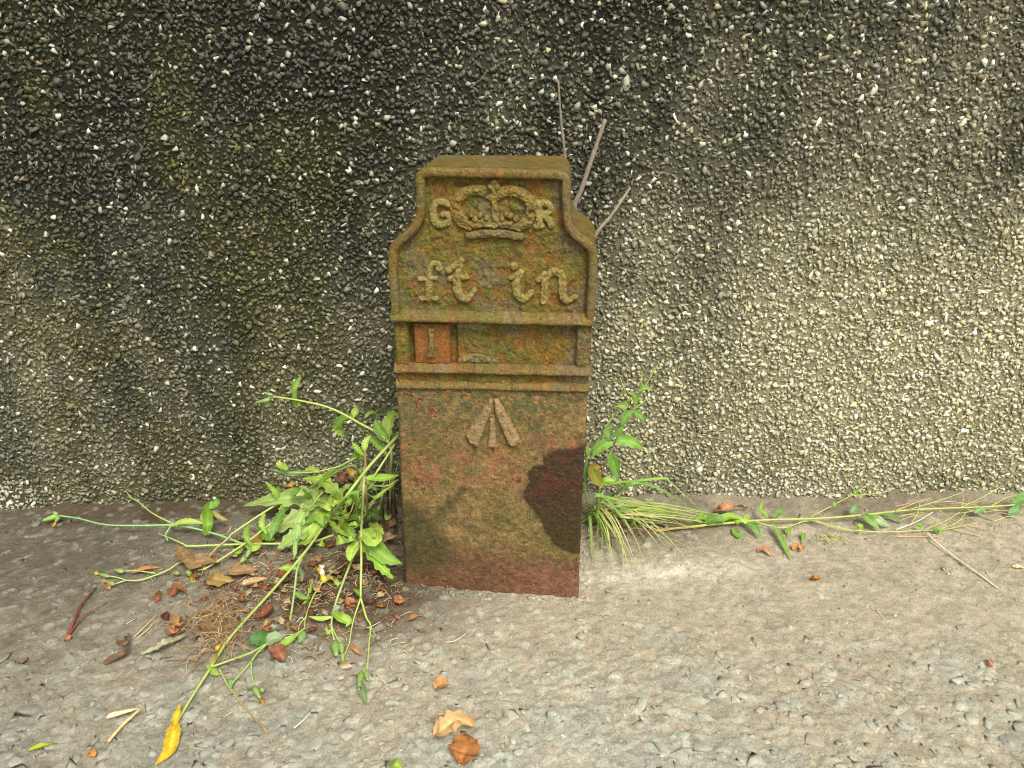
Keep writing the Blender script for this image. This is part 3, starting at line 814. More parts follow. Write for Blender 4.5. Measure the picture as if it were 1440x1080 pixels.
# --- left: tall weed leaning over the wall
w = Plant('sow_thistle', 'thin green weed stem leaning across the wall, with clasping leaves and closed bud', 'weed', P(552, 705, 0))
w.stem([(552, 706, 0), (550, 665, -.13), (546, 622, -.125), (500, 592, -.11), (462, 573, -.10), (420, 563, -.095), (388, 558, -.09)], .0026, .0013)
w.stem([(390, 558, -.09), (380, 559, -.088), (372, 562, -.087)], .0011, .0009)
w.stem([(392, 559, -.09), (394, 568, -.085), (400, 570, -.083)], .0008, .0006)
w.bud((380, 562, -.088), (359, 566, -.087), r=.0028)
w.bud((384, 556, -.09), (371, 552, -.088), r=.0024)
w.leaf([(414, 561, -.093), (413, 546, -.09), (418, 536, -.085), (424, 527, -.083)], .011, 'clasp', G2, nrm=(.5, -.8, .3))
w.leaf([(414, 559, -.093), (416, 567, -.085), (424, 571, -.08)], .009, 'clasp', G1, nrm=(.2, -.8, .5))
w.leaf([(496, 586, -.105), (484, 588, -.09), (474, 597, -.085), (471, 606, -.082)], .014, 'clasp', G2, nrm=(0, -.8, .6))
w.leaf([(495, 588, -.105), (500, 578, -.09), (504, 576, -.085)], .012, 'clasp', G3, nrm=(0, -.9, .4))
w.leaf([(474, 594, -.085), (476, 604, -.08), (484, 614, -.075)], .018, 'lobed', G3, nrm=(0, -.8, .6))
w.leaf([(512, 588, -.12), (522, 580, -.11), (534, 584, -.10)], .006, 'lance', G2)
w.leaf([(545, 620, -.125), (546, 596, -.115), (552, 584, -.105), (560, 582, -.10)], .020, 'lobed', G3, nrm=(0, -.9, .45))
w.leaf([(546, 622, -.125), (534, 605, -.12), (527, 590, -.115)], .016, 'oval', G2, nrm=(0, -.9, .4))
w.leaf([(545, 640, -.125), (528, 622, -.11), (514, 610, -.10)], .013, 'lobed', G1)
w.leaf([(548, 632, -.12), (553, 615, -.10), (560, 610, -.09)], .012, 'lobed', G1)
w.stem([(552, 668, -.13), (551, 690, -.135), (549, 706, 0)], .0016, .0016, col=(.30, .20, .09))

# --- left: woody upright stem with hanging flowering branch
w = Plant('sow_thistle', 'weed with brownish upright stem hanging forward beside the marker and drooping seed buds', 'weed', P(520, 742, 0))
w.stem([(520, 742, 0), (515, 700, -.185), (514, 655, -.18), (513, 632, -.18)], .0024, .0020, col=(.26, .24, .09), col2=(.30, .17, .09))
w.stem([(512, 658, -.185), (511, 690, -.22), (508, 745, .07), (508, 790, .045), (507, 840, .016)], .0022, .0017, col=(.30, .27, .10), col2=STEMC)
w.stem([(507, 840, .016), (515, 868, .008), (521, 880, .005), (519, 905, .004), (517, 935, .004)], .0015, .0011)
w.stem([(507, 842, .016), (497, 872, .008), (491, 905, .004)], .0013, .0009)
w.stem([(521, 880, .005), (527, 892, .003), (533, 905, .002)], .0007, .0005)
w.stem([(516, 935, .004), (509, 952, .004)], .0009, .0008); w.stem([(517, 935, .004), (516, 947, .005)], .0009, .0008)
w.bud((508, 945, .005), (505, 965, .005), r=.0040, tip=(.62, .60, .5)); w.bud((515, 944, .005), (517, 957, .005), r=.0034)
w.leaf([(505, 957, .006), (510, 972, .005), (516, 992, .002)], .011, 'lance', (.17, .24, .09))
w.leaf([(513, 640, -.18), (503, 632, -.17), (495, 621, -.16)], .010, 'lobed', G1); w.leaf([(503, 634, -.17), (503, 645, -.165)], .010, 'lobed', G2)
w.leaf([(513, 634, -.18), (514, 622, -.17), (522, 612, -.165)], .012, 'lobed', G3)
w.leaf([(508, 745, .07), (517, 770, .05), (537, 798, .03), (553, 815, .02)], .022, 'lobed', G1, nrm=(.2, -.6, .8))
w.leaf([(508, 750, .065), (528, 770, .05), (545, 785, .04), (566, 793, .03)], .024, 'lance', G2, nrm=(-.1, -.7, .7))
w.leaf([(506, 748, .06), (516, 752, .07), (528, 760, .07), (532, 745, .07)], .022, 'oval', G3, nrm=(0, -.7, .7))
w.leaf([(506, 760, .05), (495, 775, .045), (492, 790, .04)], .016, 'oval', G3)
w.leaf([(511, 690, -.22), (526, 700, -.2), (541, 690, -.19), (558, 678, -.18)], .006, 'lance', G2)
w.leaf([(513, 672, -.2), (540, 672, -.19), (563, 668, -.18)], .012, 'lance', G1)
w.stem([(511, 675, -.2), (525, 682, -.19), (545, 683, -.185), (560, 674, -.18)], .0012, .0009)
w.leaf([(509, 838, .017), (502, 832, .012), (496, 828, .008)], .005, 'clasp', G1)
w.leaf([(508, 745, .06), (499, 700, -.23), (496, 690, -.23)], .014, 'oval', G2)

# --- left: long diagonal stem ending in a yellow leaf
w = Plant('sow_thistle', 'weed with one long pale stem lying diagonally over the litter to a yellow leaf', 'weed', P(490, 735, 0))
w.stem([(490, 735, 0), (520, 680, -.19), (555, 625, -.17)], .0018, .0015)
w.stem([(560, 612, -.165), (520, 655, -.19), (485, 700, -.23), (462, 730, .055), (430, 775, .04), (385, 828, .022), (325, 895, .012), (297, 938, .008)], .0025, .0020, col=(.29, .36, .09))
w.stem([(297, 938, .008), (270, 980, .006), (247, 1020, .006), (240, 1042, .006)], .0018, .0015)
w.leaf([(247, 1015, .007), (243, 1035, .009), (236, 1058, .007), (217, 1077, .002)], .0165, 'lance', YEL, fold=.5, nrm=(.3, -.3, .9), edgecol=(.45, .25, .02), mat=M_DRY)
w.leaf([(252, 990, .006), (248, 1012, .008), (243, 1030, .008)], .009, 'lance', YEL, edgecol=(.5, .3, .03), mat=M_DRY)
w.stem([(297, 938, .008), (325, 928, .012), (352, 918, .014), (375, 905, .014)], .0014, .0012, col=(.26, .38, .09))
w.stem([(375, 906, .014), (362, 918, .012), (350, 934, .01), (325, 962, .006)], .0013, .0010, col=(.26, .38, .09))
w.stem([(353, 930, .01), (354, 950, .008), (359, 968, .006)], .0011, .0009, col=(.26, .38, .09))
w.stem([(308, 940, .006), (316, 955, .006), (322, 966, .006), (345, 995, .003), (372, 1026, .003)], .0012, .0008, col=STEMC, col2=(.35, .18, .08))
w.bud((357, 966, .006), (366, 982, .005), r=.0032, tip=(.55, .33, .05)); w.bud((366, 972, .006), (373, 968, .006), r=.0030)
w.bud((325, 955, .005), (324, 968, .004), r=.0042, col=(.13, .22, .08)); w.bud((370, 1022, .003), (376, 1030, .003), r=.0022, col=(.35, .22, .10))
w.leaf([(378, 904, .015), (365, 898, .016), (350, 902, .014)], .020, 'oval', (.075, .18, .045), fold=.5, curl=.5)
w.leaf([(374, 906, .015), (385, 897, .02), (398, 897, .018)], .016, 'oval', (.24, .33, .16)); w.leaf([(390, 906, .012), (405, 902, .012), (428, 884, .012)], .009, 'lance', G1)
w.leaf([(297, 938, .008), (302, 925, .012), (304, 918, .012)], .008, 'clasp', (.3, .26, .05)); w.bud((304, 914, .01), (310, 906, .01), r=.003, col=(.5, .33, .04))
w.leaf([(292, 936, .008), (300, 945, .006), (306, 950, .005)], .008, 'clasp', G1)
w.leaf([(462, 730, .055), (475, 745, .05), (490, 755, .04)], .010, 'lobed', G1)
w.leaf([(430, 775, .04), (420, 790, .03), (415, 806, .02)], .009, 'lobed', G2)

# --- left: stems sprawling toward the wall foot
w = Plant('sow_thistle', 'weed with several thin stems sprawling left along the wall foot to green buds', 'weed', P(490, 712, 0))
A1 = (.35, .45, .12)
w.stem([(490, 712, 0), (515, 645, -.15), (480, 655, -.14), (430, 690, .05), (385, 712, .035), (330, 748, .02), (322, 756, .02)], .0024, .0017, col=A1)
w.stem([(490, 712, 0), (500, 655, -.14), (440, 686, .05), (390, 728, .03), (350, 760, .02), (295, 796, .008), (278, 802, .006)], .0020, .0014, col=A1)
w.stem([(322, 756, .02), (300, 775, .012), (288, 795, .008), (284, 808, .005)], .0013, .0009, col=(.36, .33, .10))
w.stem([(470, 752, .03), (430, 763, .02), (345, 765, .012), (268, 768, .010), (262, 767, .010)], .0020, .0016, col=A1)
w.stem([(262, 767, .010), (240, 757, .010), (222, 750, .009)], .0013, .0009, col=A1, col2=(.35, .30, .08))
w.stem([(345, 766, .014), (300, 750, .016), (250, 739, .018), (200, 739, .018), (150, 738, .016), (110, 729, .014), (82, 725, .012)], .0018, .0013, col=(.22, .40, .14))
w.stem([(250, 740, .018), (215, 722, .02), (195, 706, .02), (184, 700, .02)], .0013, .0008, col=A1)
w.stem([(240, 740, .017), (233, 752, .012), (236, 760, .010)], .0016, .0012, col=(.22, .38, .12))
w.leaf([(240, 740, .018), (262, 733, .028), (298, 738, .02)], .010, 'lance', G3, nrm=(0, -.5, .9))
w.leaf([(291, 752, .012), (292, 735, .03), (292, 715, .035), (301, 703, .035)], .019, 'clasp', G2, nrm=(.5, -.8, .3))
w.leaf([(294, 716, .035), (302, 708, .038), (306, 702, .038)], .014, 'oval', (.16, .33, .05), nrm=(0, -.8, .6))
w.leaf([(297, 717, .03), (308, 727, .022), (322, 732, .018)], .008, 'lance', (.34, .32, .09), edgecol=(.35, .16, .06))
w.leaf([(288, 738, .02), (284, 727, .022), (285, 720, .022)], .006, 'lance', G3)
w.bud((82, 725, .012), (60, 732, .010), r=.0042, col=(.20, .36, .06)); w.bud((80, 724, .013), (75, 720, .014), r=.0036, col=(.22, .36, .08))
w.bud((83, 726, .012), (78, 734, .008), r=.0034, tip=(.62, .42, .04)); w.bud((186, 702, .02), (178, 692, .02), r=.0018, tip=(.6, .58, .5))
w.stem([(284, 785, .012), (255, 790, .010), (235, 802, .008), (200, 815, .007), (176, 816, .007)], .0014, .0011, col=A1)
w.stem([(218, 806, .008), (195, 803, .007), (175, 803, .007)], .0010, .0008, col=A1)
w.stem([(178, 816, .007), (165, 812, .006), (154, 810, .006)], .0010, .0008, col=A1); w.stem([(178, 816, .007), (168, 819, .005), (160, 822, .005)], .0010, .0008, col=A1)
w.bud((174, 804, .006), (160, 801, .006), r=.0036); w.bud((154, 811, .006), (139, 807, .005), r=.0030, tip=(.60, .45, .08)); w.bud((161, 822, .005), (150, 818, .005), r=.0036, tip=(.5, .22, .10))
w.bud((252, 806, .006), (244, 806, .005), r=.0030); w.bud((264, 802, .008), (269, 810, .006), r=.0044, tip=(.60, .48, .06))
w.bud((352, 772, .015), (346, 784, .012), r=.0036); w.bud((345, 784, .012), (338, 791, .010), r=.0040, tip=(.62, .46, .05))
w.leaf([(345, 765, .014), (358, 770, .018), (368, 762, .016)], .014, 'clasp', G3)
w.leaf([(405, 660, -.12), (395, 655, -.1), (388, 650, -.09)], .014, 'lobed', G3); w.leaf([(440, 664, -.13), (410, 666, -.11), (380, 660, -.09)], .008, 'lance', (.22, .34, .14))
w.stem([(480, 655, -.14), (440, 664, -.13), (400, 664, -.11)], .0011, .0007, col=A1)
w.leaf([(395, 706, .04), (385, 690, .06), (372, 676, .065)], .010, 'lobed', G1); w.leaf([(380, 705, .03), (390, 690, .05), (395, 705, .04)], .012, 'oval', G2)
w.leaf([(450, 665, -.13), (438, 660, -.11), (425, 664, -.1)], .013, 'lobed', G3); w.leaf([(470, 658, -.14), (455, 675, -.13), (445, 690, -.12)], .012, 'lobed', G1)
w.leaf([(512, 648, -.15), (500, 640, -.14), (490, 650, -.13)], .011, 'lobed', G2); w.leaf([(340, 768, .01), (335, 776, .012), (326, 772, .01)], .01, 'oval', G1)
for (x, y) in [(430, 688), (400, 706), (372, 722), (350, 738)]:
    w.leaf([(x, y, .04), (x - 4, y + 14, .035), (x + 3, y + 30, .02)], .011, 'lobed', random.choice((G1, G2, G3)))

# --- left: rosette of broad lobed leaves
w = Plant('leaf_rosette', 'rosette of broad pale-green lobed leaves on the soil beside the marker', 'weed', P(470, 735, 0))
PALE = (.34, .45, .13)
for pts, wd, c in [
    ([(478, 722, .02), (440, 700, .05), (400, 700, .05), (340, 712, .02)], .050, PALE),
    ([(476, 726, .02), (440, 722, .045), (405, 735, .035), (366, 752, .012)], .055, (.38, .48, .15)),
    ([(470, 730, .02), (440, 740, .04), (415, 755, .03), (392, 772, .012)], .048, PALE),
    ([(460, 705, .04), (432, 715, .06), (420, 740, .045), (413, 788, .01)], .026, (.29, .43, .12)),
    ([(480, 715, .03), (470, 690, .06), (450, 675, .07), (425, 672, .06)], .034, G3),
    ([(485, 715, .03), (500, 690, .06), (515, 680, .06), (530, 690, .05)], .034, PALE),
    ([(482, 722, .02), (500, 725, .04), (520, 720, .04), (545, 735, .02)], .036, (.15, .26, .05)),
    ([(478, 730, .02), (490, 745, .03), (500, 758, .02)], .026, G1),
    ([(470, 728, .03), (450, 735, .05), (430, 760, .03), (400, 760, .01)], .03, G3),
    ([(440, 700, .05), (420, 690, .07), (408, 702, .06)], .022, G2),
    ([(400, 715, .04), (388, 735, .045), (380, 758, .03)], .024, (.20, .34, .08)),
    ([(452, 712, .05), (470, 706, .065), (484, 700, .06)], .022, G3),
    ([(430, 735, .05), (445, 728, .06), (458, 742, .05)], .020, G2),
    ([(500, 705, .06), (512, 712, .06), (530, 705, .05)], .022, (.24, .36, .12)),
    ([(520, 735, .03), (530, 742, .035), (540, 752, .03)], .022, G3),
    ([(385, 760, .02), (372, 752, .02), (362, 738, .02)], .022, (.18, .32, .05))]:
    w.leaf(pts, wd * .78, 'lobed', c, nrm=(random.uniform(-.2, .2), -.45, .88), fold=.12, ripple=.2)
w.leaf([(374, 752, .012), (360, 760, .008), (342, 764, .003)], .014, 'lance', (.42, .22, .07), edgecol=(.35, .13, .05))
for pts in [[(475, 730, 0), (485, 700, .05), (500, 690, .06)], [(475, 730, 0), (455, 715, .04), (440, 702, .05)], [(478, 732, 0), (500, 722, .03), (530, 700, .05), (545, 682, .06), (556, 672, .07)], [(470, 735, 0), (495, 742, .02), (512, 736, .02)]]:
    w.stem(pts, .0018, .0013, col=(.30, .38, .11))

for i in range(46):                                     # small leaves through the tangle
    x, y = random.gauss(478, 42), random.gauss(712, 30)
    if not (385 < x < 552 and 650 < y < 775): continue
    h = random.uniform(.03, .075); an = random.uniform(0, 6.28); L = random.uniform(8, 20)
    w.leaf([(x, y, h), (x + math.cos(an) * L * .5, y + math.sin(an) * L * .4 - 3, h + .006), (x + math.cos(an) * L, y + math.sin(an) * L * .8, h - .004)], random.uniform(.006, .015), random.choice(('lobed', 'oval', 'lance', 'lobed')),
           random.choice((G1, G2, G3, G3, PALE, (.30, .38, .05), (.40, .40, .08))), nrm=(random.uniform(-.4, .4), -.5, .8), ripple=.25)
for i in range(12):
    x, y = random.uniform(430, 545), random.uniform(655, 715)
    w.stem([(x, y, .07), (x - random.uniform(8, 25), y + random.uniform(8, 26), .05), (x - random.uniform(20, 60), y + random.uniform(20, 55), .02)], .0011, .0007, col=random.choice((STEMC, A1, (.38, .36, .12))))

# --- left: short drooping sprigs in front
w = Plant('sow_thistle', 'short weed sprig drooping over litter with two round buds and small leaves', 'weed', P(500, 775, 0))
w.stem([(500, 775, 0), (497, 782, .02), (482, 820, .018), (470, 855, .012), (466, 880, .008), (470, 900, .006)], .0021, .0014, col=(.31, .40, .13))
w.stem([(466, 880, .008), (473, 895, .006), (479, 905, .006)], .0010, .0008); w.stem([(491, 905, .004), (486, 918, .004), (481, 940, .002)], .0009, .0006)
w.bud((471, 903, .006), (473, 922, .006), r=.0050); w.bud((479, 904, .006), (481, 918, .006), r=.0040); w.bud((482, 918, .006), (482, 930, .004), r=.003, tip=(.6, .42, .08))
w.leaf([(468, 860, .012), (478, 868, .018), (490, 874, .014), (486, 882, .010)], .013, 'clasp', G1, nrm=(0, -.5, .9)); w.leaf([(466, 868, .012), (450, 870, .012), (432, 866, .010)], .007, 'clasp', G3)
w.leaf([(468, 862, .012), (474, 855, .016), (478, 854, .016)], .008, 'oval', (.25, .35, .18)); w.leaf([(466, 885, .008), (461, 890, .006), (458, 880, .006)], .005, 'lance', G3)
w = Plant('hawkbit', 'small weed with a ragged white and yellow flower head on thin bent stem', 'weed', P(470, 795, 0))
w.stem([(490, 790, .004), (475, 800, .01), (462, 808, .012)], .0013, .001, col=(.30, .26, .10)); w.stem([(470, 795, 0), (466, 805, .008), (456, 815, .01), (440, 840, .008), (430, 868, .006), (428, 885, .008)], .0014, .001)
w.stem([(430, 868, .006), (422, 878, .005), (419, 888, .004)], .0008, .0006); w.stem([(428, 884, .008), (415, 892, .01), (400, 898, .012)], .0014, .0012)
w.bud((457, 818, .01), (452, 806, .014), r=.0044, tip=(.60, .42, .03), col=(.55, .40, .04)); w.bud((453, 808, .014), (453, 800, .016), r=.0034, tip=(.75, .75, .68), col=(.7, .7, .6), name='seed_head')
w.leaf([(455, 820, .01), (463, 812, .012), (470, 816, .01)], .008, 'lobed', (.30, .28, .05)); w.leaf([(428, 888, .008), (424, 898, .006), (420, 904, .004)], .012, 'lobed', (.22, .32, .12))
w.leaf([(440, 815, .01), (432, 842, .008), (425, 850, .006)], .006, 'lobed', G1); w.leaf([(470, 812, .006), (474, 820, .005), (478, 822, .004)], .008, 'lobed', G3)
w = Plant('sow_thistle', 'cut weed stalk with small wilted side leaf standing in the leaf litter', 'weed', P(405, 886, 0))
w.stem([(405, 886, .001), (410, 860, .008), (414, 832, .018), (418, 800, .03), (424, 786, .035)], .0016, .0020, col=(.24, .33, .12)); w.leaf([(414, 832, .018), (425, 840, .015), (436, 842, .012)], .009, 'lobed', (.17, .28, .05))
w.leaf([(418, 800, .03), (402, 798, .028), (392, 800, .025)], .010, 'lobed', G3); w.leaf([(420, 798, .03), (425, 808, .03), (424, 818, .025)], .008, 'lobed', (.17, .24, .10))

# --- broken stems between rosette and marker
w = Plant('dead_weed', 'bundle of old brown weed stalks standing against the marker side', 'weed', P(552, 735, 0))
for i in range(9):
    x = 535 + i * 3.0 + random.uniform(-2, 2); h = random.uniform(630, 690); yb = 715 + random.uniform(0, 22)
    w.stem([(x, yb, .001), (x + random.uniform(-4, 4), (yb + h) / 2, -.15), (x + random.uniform(-4, 8), h, -.14)], .0014, .0009, col=random.choice(((.26, .17, .08), (.30, .27, .10), (.17, .11, .06), (.27, .33, .11))), name='stalk', mat=M_WOOD)

# --- right: willowherb
w = Plant('willowherb', 'leafy green willowherb growing up the wall from the marker foot', 'weed', P(835, 728, 0))
WY = -.075
yg = (.30, .36, .06)
def wp(pts, dy=0): return [(x, y, WY + dy) for x, y in pts]
w.stem([(832, 728, 0)] + wp([(823, 687), (825, 646), (842, 619), (856, 594), (871, 575), (884, 562)]), .0021, .0012, col=(.24, .36, .08))
w.stem([(838, 728, 0)] + wp([(842, 681), (850, 654), (860, 633), (867, 617), (873, 598), (890, 577), (904, 566), (927, 546)]), .0020, .0009, col=(.24, .34, .08))
for a in ([(890, 577), (900, 556), (912, 535), (925, 513)], [(884, 563), (878, 548), (872, 531)], [(900, 556), (912, 535), (921, 517)], [(903, 548), (902, 530), (903, 521)], [(880, 575), (885, 565), (886, 558)]):
    w.stem(wp(a), .0011, .0008, col=yg, name='seed_pod')
for a, wd, c in [([(865, 621), (885, 620), (907, 633)], .018, (.21, .39, .06)), ([(863, 621), (846, 627), (831, 644)], .017, (.22, .39, .07)), ([(859, 638), (864, 655), (870, 678)], .017, (.16, .33, .05)),
                 ([(857, 620), (856, 606), (859, 594)], .015, (.23, .37, .11)), ([(866, 614), (871, 605), (877, 599)], .011, (.16, .33, .05)), ([(875, 598), (881, 584), (892, 577)], .014, (.20, .36, .08)),
                 ([(891, 577), (899, 584), (906, 591)], .011, (.16, .33, .05)), ([(883, 573), (875, 570), (865, 572)], .010, (.18, .34, .05)), ([(894, 569), (893, 558), (888, 549)], .010, (.18, .34, .05)),
                 ([(898, 550), (908, 545), (917, 547)], .007, (.18, .34, .05)), ([(825, 648), (824, 668), (822, 690)], .007, (.14, .28, .09)), ([(826, 640), (826, 630), (828, 622)], .006, G2)]:
    w.leaf(wp(a, -.012), wd, 'lance', c, nrm=(random.uniform(-.3, .3), -.85, .4), fold=.3)
w.leaf(wp([(848, 683), (838, 672), (834, 658), (845, 657)], -.02), .018, 'oval', (.24, .28, .04), nrm=(0, -.9, .3), edgecol=(.30, .14, .03))
w.leaf(wp([(842, 684), (852, 676), (866, 676)], -.02), .012, 'oval', G1); w.stem(wp([(840, 690), (846, 668), (852, 650)], -.015), .001, .0008, col=(.20, .05, .03))

# --- right: grass tuft
w = Plant('grass_tuft', 'tuft of long bright and straw-coloured grass spilling out beside the marker', 'grass', P(838, 738, 0))
def blade(pts, wd, c): w.leaf(pts, wd, 'grass', c, name='blade', nrm=(random.uniform(-.4, .4), -.6, .8), fold=.5, ripple=.02, rib=1.15)
GB = ((.30, .42, .08), (.38, .46, .12), (.22, .36, .06), (.44, .43, .16), (.50, .43, .22))
blade([(835, 715, .01), (850, 684, -.10), (900, 676, -.12), (935, 673, -.125), (942, 678, -.125), (965, 698, -.12), (998, 730, .004)], .0045, (.28, .42, .08))
blade([(845, 712, .02), (880, 685, -.12), (905, 680, -.12), (945, 697, -.11), (985, 728, .006)], .006, (.17, .34, .06))
blade([(838, 722, .01), (850, 700, -.15), (905, 715, .03), (945, 728, .012), (985, 733, .004)], .005, GB[0])
blade([(836, 725, .01), (845, 715, .04), (866, 745, .03), (876, 775, .012), (875, 822, .002)], .004, (.45, .42, .18))
blade([(834, 728, .01), (838, 715, .04), (860, 745, .03), (886, 787, .003)], .004, (.34, .42, .10))
blade([(826, 735, .005), (829, 725, .03), (832, 760, .015), (833, 793, .002)], .006, (.20, .32, .07))
blade([(833, 725, .01), (836, 700, .06), (850, 700, .06), (880, 735, .03), (893, 756, .004)], .007, (.20, .37, .07))
blade([(888, 740, .004), (905, 715, .03), (921, 696, .05)], .0055, GB[0])
for i in range(58):
    x0 = random.gauss(834, 7); y0 = random.uniform(716, 738); an = random.gauss(.6, .5); L = random.uniform(50, 150)
    ex, ey = x0 + L * math.cos(an), y0 + L * .75 * math.sin(an)
    if random.random() < .45: ex, ey = x0 + random.uniform(60, 190), random.uniform(718, 745)
    if ey < 722: ey = 722
    mx_, my_ = x0 + (ex - x0) * .42, min(y0 + (ey - y0) * .35, y0 + 6) - random.uniform(6, 22)
    blade([(x0, y0, .004), ((x0 + mx_) / 2, (y0 + my_) / 2 - 4, .03), (mx_, my_, .04), ((mx_ + ex) / 2 + 3, (my_ + ey) / 2 - 2, .022), (ex, ey, .003)], random.uniform(.002, .0042), random.choice(GB))
for i in range(26):
    x0 = random.uniform(828, 930); y0 = random.uniform(722, 748)
    blade([(x0, y0, .004), (x0 + random.uniform(5, 25), y0 - random.uniform(-4, 8), .012), (x0 + random.uniform(25, 60), y0 + random.uniform(-6, 14), .003)], random.uniform(.001, .002), random.choice(((.46, .33, .17), (.36, .22, .10), (.52, .45, .28), (.30, .30, .10))))

# --- right: trailing weed along the wall foot
w = Plant('trailing_weed', 'long pulled weed lying along the wall foot, root end toward the grass tuft', 'weed', P(918, 744, 0))
w.stem([(916, 740, .004), (920, 746, .004), (950, 743, .006), (990, 739, .008)], .0030, .0022, col=(.33, .20, .10), col2=(.32, .30, .10), mat=M_WOOD, knobs=.5)
w.stem([(985, 739, .008), (1030, 735, .010), (1080, 731, .012), (1150, 729, .012), (1215, 724, .012), (1280, 717, .012), (1350, 714, .012), (1400, 712, .012), (1460, 707, .01)], .0021, .0015, col=(.33, .38, .09))
w.stem([(1060, 733, .012), (1100, 742, .010), (1140, 732, .008), (1190, 744, .008), (1240, 748, .008), (1290, 746, .007), (1330, 744, .006), (1375, 735, .006)], .0013, .0008, col=(.34, .38, .12))
def twig(pts, r=.0009, c=(.36, .38, .10)): w.stem(pts, r, r * .7, col=c, name='side_shoot')
twig([(1140, 727, .012), (1170, 711, .02), (1200, 695, .03), (1222, 680, .04)]); twig([(1200, 697, .03), (1230, 694, .03), (1250, 691, .03)], .0007)
twig([(1140, 731, .012), (1170, 740, .010), (1205, 748, .008)]); twig([(1260, 718, .014), (1290, 706, .02), (1310, 700, .022)], c=(.45, .30, .16)); twig([(1280, 716, .014), (1320, 704, .02), (1355, 692, .025)])
twig([(1350, 714, .012), (1380, 700, .02), (1411, 682, .03)]); twig([(1282, 735, .006), (1290, 722, .014), (1294, 705, .02)]); twig([(1352, 714, .012), (1356, 695, .03)], .0007); twig([(1360, 716, .01), (1380, 724, .006), (1398, 732, .002)])
twig([(1300, 745, .006), (1330, 732, .014), (1350, 720, .018)]); twig([(1315, 746, .006), (1345, 735, .012), (1360, 719, .016)]); twig([(1340, 744, .006), (1365, 750, .004), (1382, 757, .002)], .0007); twig([(1262, 755, .003), (1290, 755, .003), (1320, 755, .003)], .0009, (.50, .32, .15))
twig([(1320, 718, .01), (1345, 734, .008), (1370, 746, .004)], .0008, (.48, .38, .22)); twig([(1360, 738, .005), (1380, 742, .004), (1400, 752, .002)], .0006, (.5, .35, .16)); twig([(1390, 714, .012), (1415, 700, .016), (1440, 694, .02)])
twig([(1260, 745, .01), (1290, 733, .014), (1312, 720, .02)], .0011, (.55, .50, .36))
for k in range(16):
    x = random.uniform(1250, 1400); y = random.uniform(706, 738)
    twig([(x, y, .008), (x + random.uniform(14, 34), y + random.uniform(-8, 3), .012), (x + random.uniform(40, 70), y + random.uniform(-14, 8), .006)], .0006, random.choice(((.45, .42, .2), (.40, .32, .14), (.35, .40, .12), (.48, .30, .18))))
for a, wd, c in [([(1086, 735, .012), (1096, 752, .010), (1104, 770, .006), (1113, 789, .002)], .010, (.22, .35, .07)), ([(1050, 736, .012), (1062, 742, .014), (1069, 756, .006)], .013, (.14, .30, .06)), ([(1215, 722, .014), (1224, 732, .014), (1238, 746, .005)], .016, (.22, .36, .09)),
                 ([(1222, 726, .013), (1236, 732, .014), (1252, 740, .006)], .016, (.32, .44, .20)), ([(990, 736, .010), (1008, 728, .022), (1020, 735, .014)], .016, (.15, .28, .06)), ([(1005, 738, .01), (1025, 726, .02), (1045, 730, .014)], .012, G1),
                 ([(1030, 742, .006), (1038, 752, .005), (1046, 750, .004)], .012, (.17, .30, .05)), ([(1080, 728, .014), (1072, 720, .02), (1066, 722, .022)], .008, G2), ([(1090, 728, .014), (1096, 720, .02), (1106, 724, .018)], .010, (.14, .27, .05)),
                 ([(1075, 726, .016), (1070, 714, .02), (1074, 705, .02)], .006, G1), ([(1105, 750, .006), (1110, 742, .01), (1108, 756, .004)], .008, G2), ([(1128, 758, .003), (1130, 750, .008), (1128, 766, .002)], .008, G2), ([(1196, 722, .014), (1203, 714, .02), (1204, 706, .02)], .010, (.16, .30, .12)),
                 ([(1172, 713, .02), (1174, 708, .024), (1172, 704, .024)], .007, G2), ([(1202, 696, .03), (1204, 690, .032), (1200, 688, .03)], .007, G2), ([(1240, 722, .012), (1258, 727, .01), (1272, 736, .005)], .008, (.13, .24, .05)), ([(1418, 722, .01), (1428, 718, .014), (1432, 710, .016)], .014, (.16, .31, .12)),
                 ([(1425, 708, .014), (1438, 702, .02), (1450, 704, .018)], .018, (.14, .29, .06)), ([(1315, 748, .006), (1320, 744, .01), (1325, 750, .005)], .010, G2), ([(1206, 744, .008), (1210, 740, .012), (1209, 750, .006)], .009, G1), ([(1290, 744, .007), (1294, 738, .012), (1290, 742, .008)], .007, G1), ([(1370, 722, .01), (1380, 716, .014), (1386, 722, .01)], .009, (.2, .34, .12))]:
    w.leaf(a, wd, 'lance', c, fold=.3, nrm=(random.uniform(-.2, .2), -.5, .85))
for k in range(12):
    x = random.uniform(1148, 1182); w.stem([(x, 752 + random.uniform(-3, 8), .003), (x + 6, 756 + random.uniform(-4, 4), .006), (x + random.uniform(10, 22), 756 + random.uniform(-10, 10), .003)], .0006, .0004, col=(.40, .46, .14), name='side_shoot')
for k in range(10):
    x = random.uniform(985, 1050); w.leaf([(x, 736 + random.uniform(-4, 5), .006), (x + random.uniform(-10, 10), 728 + random.uniform(-6, 8), .014), (x + random.uniform(-18, 22), 732 + random.uniform(-10, 12), .008)], random.uniform(.005, .011), 'lance', random.choice((G1, G2, G3)))

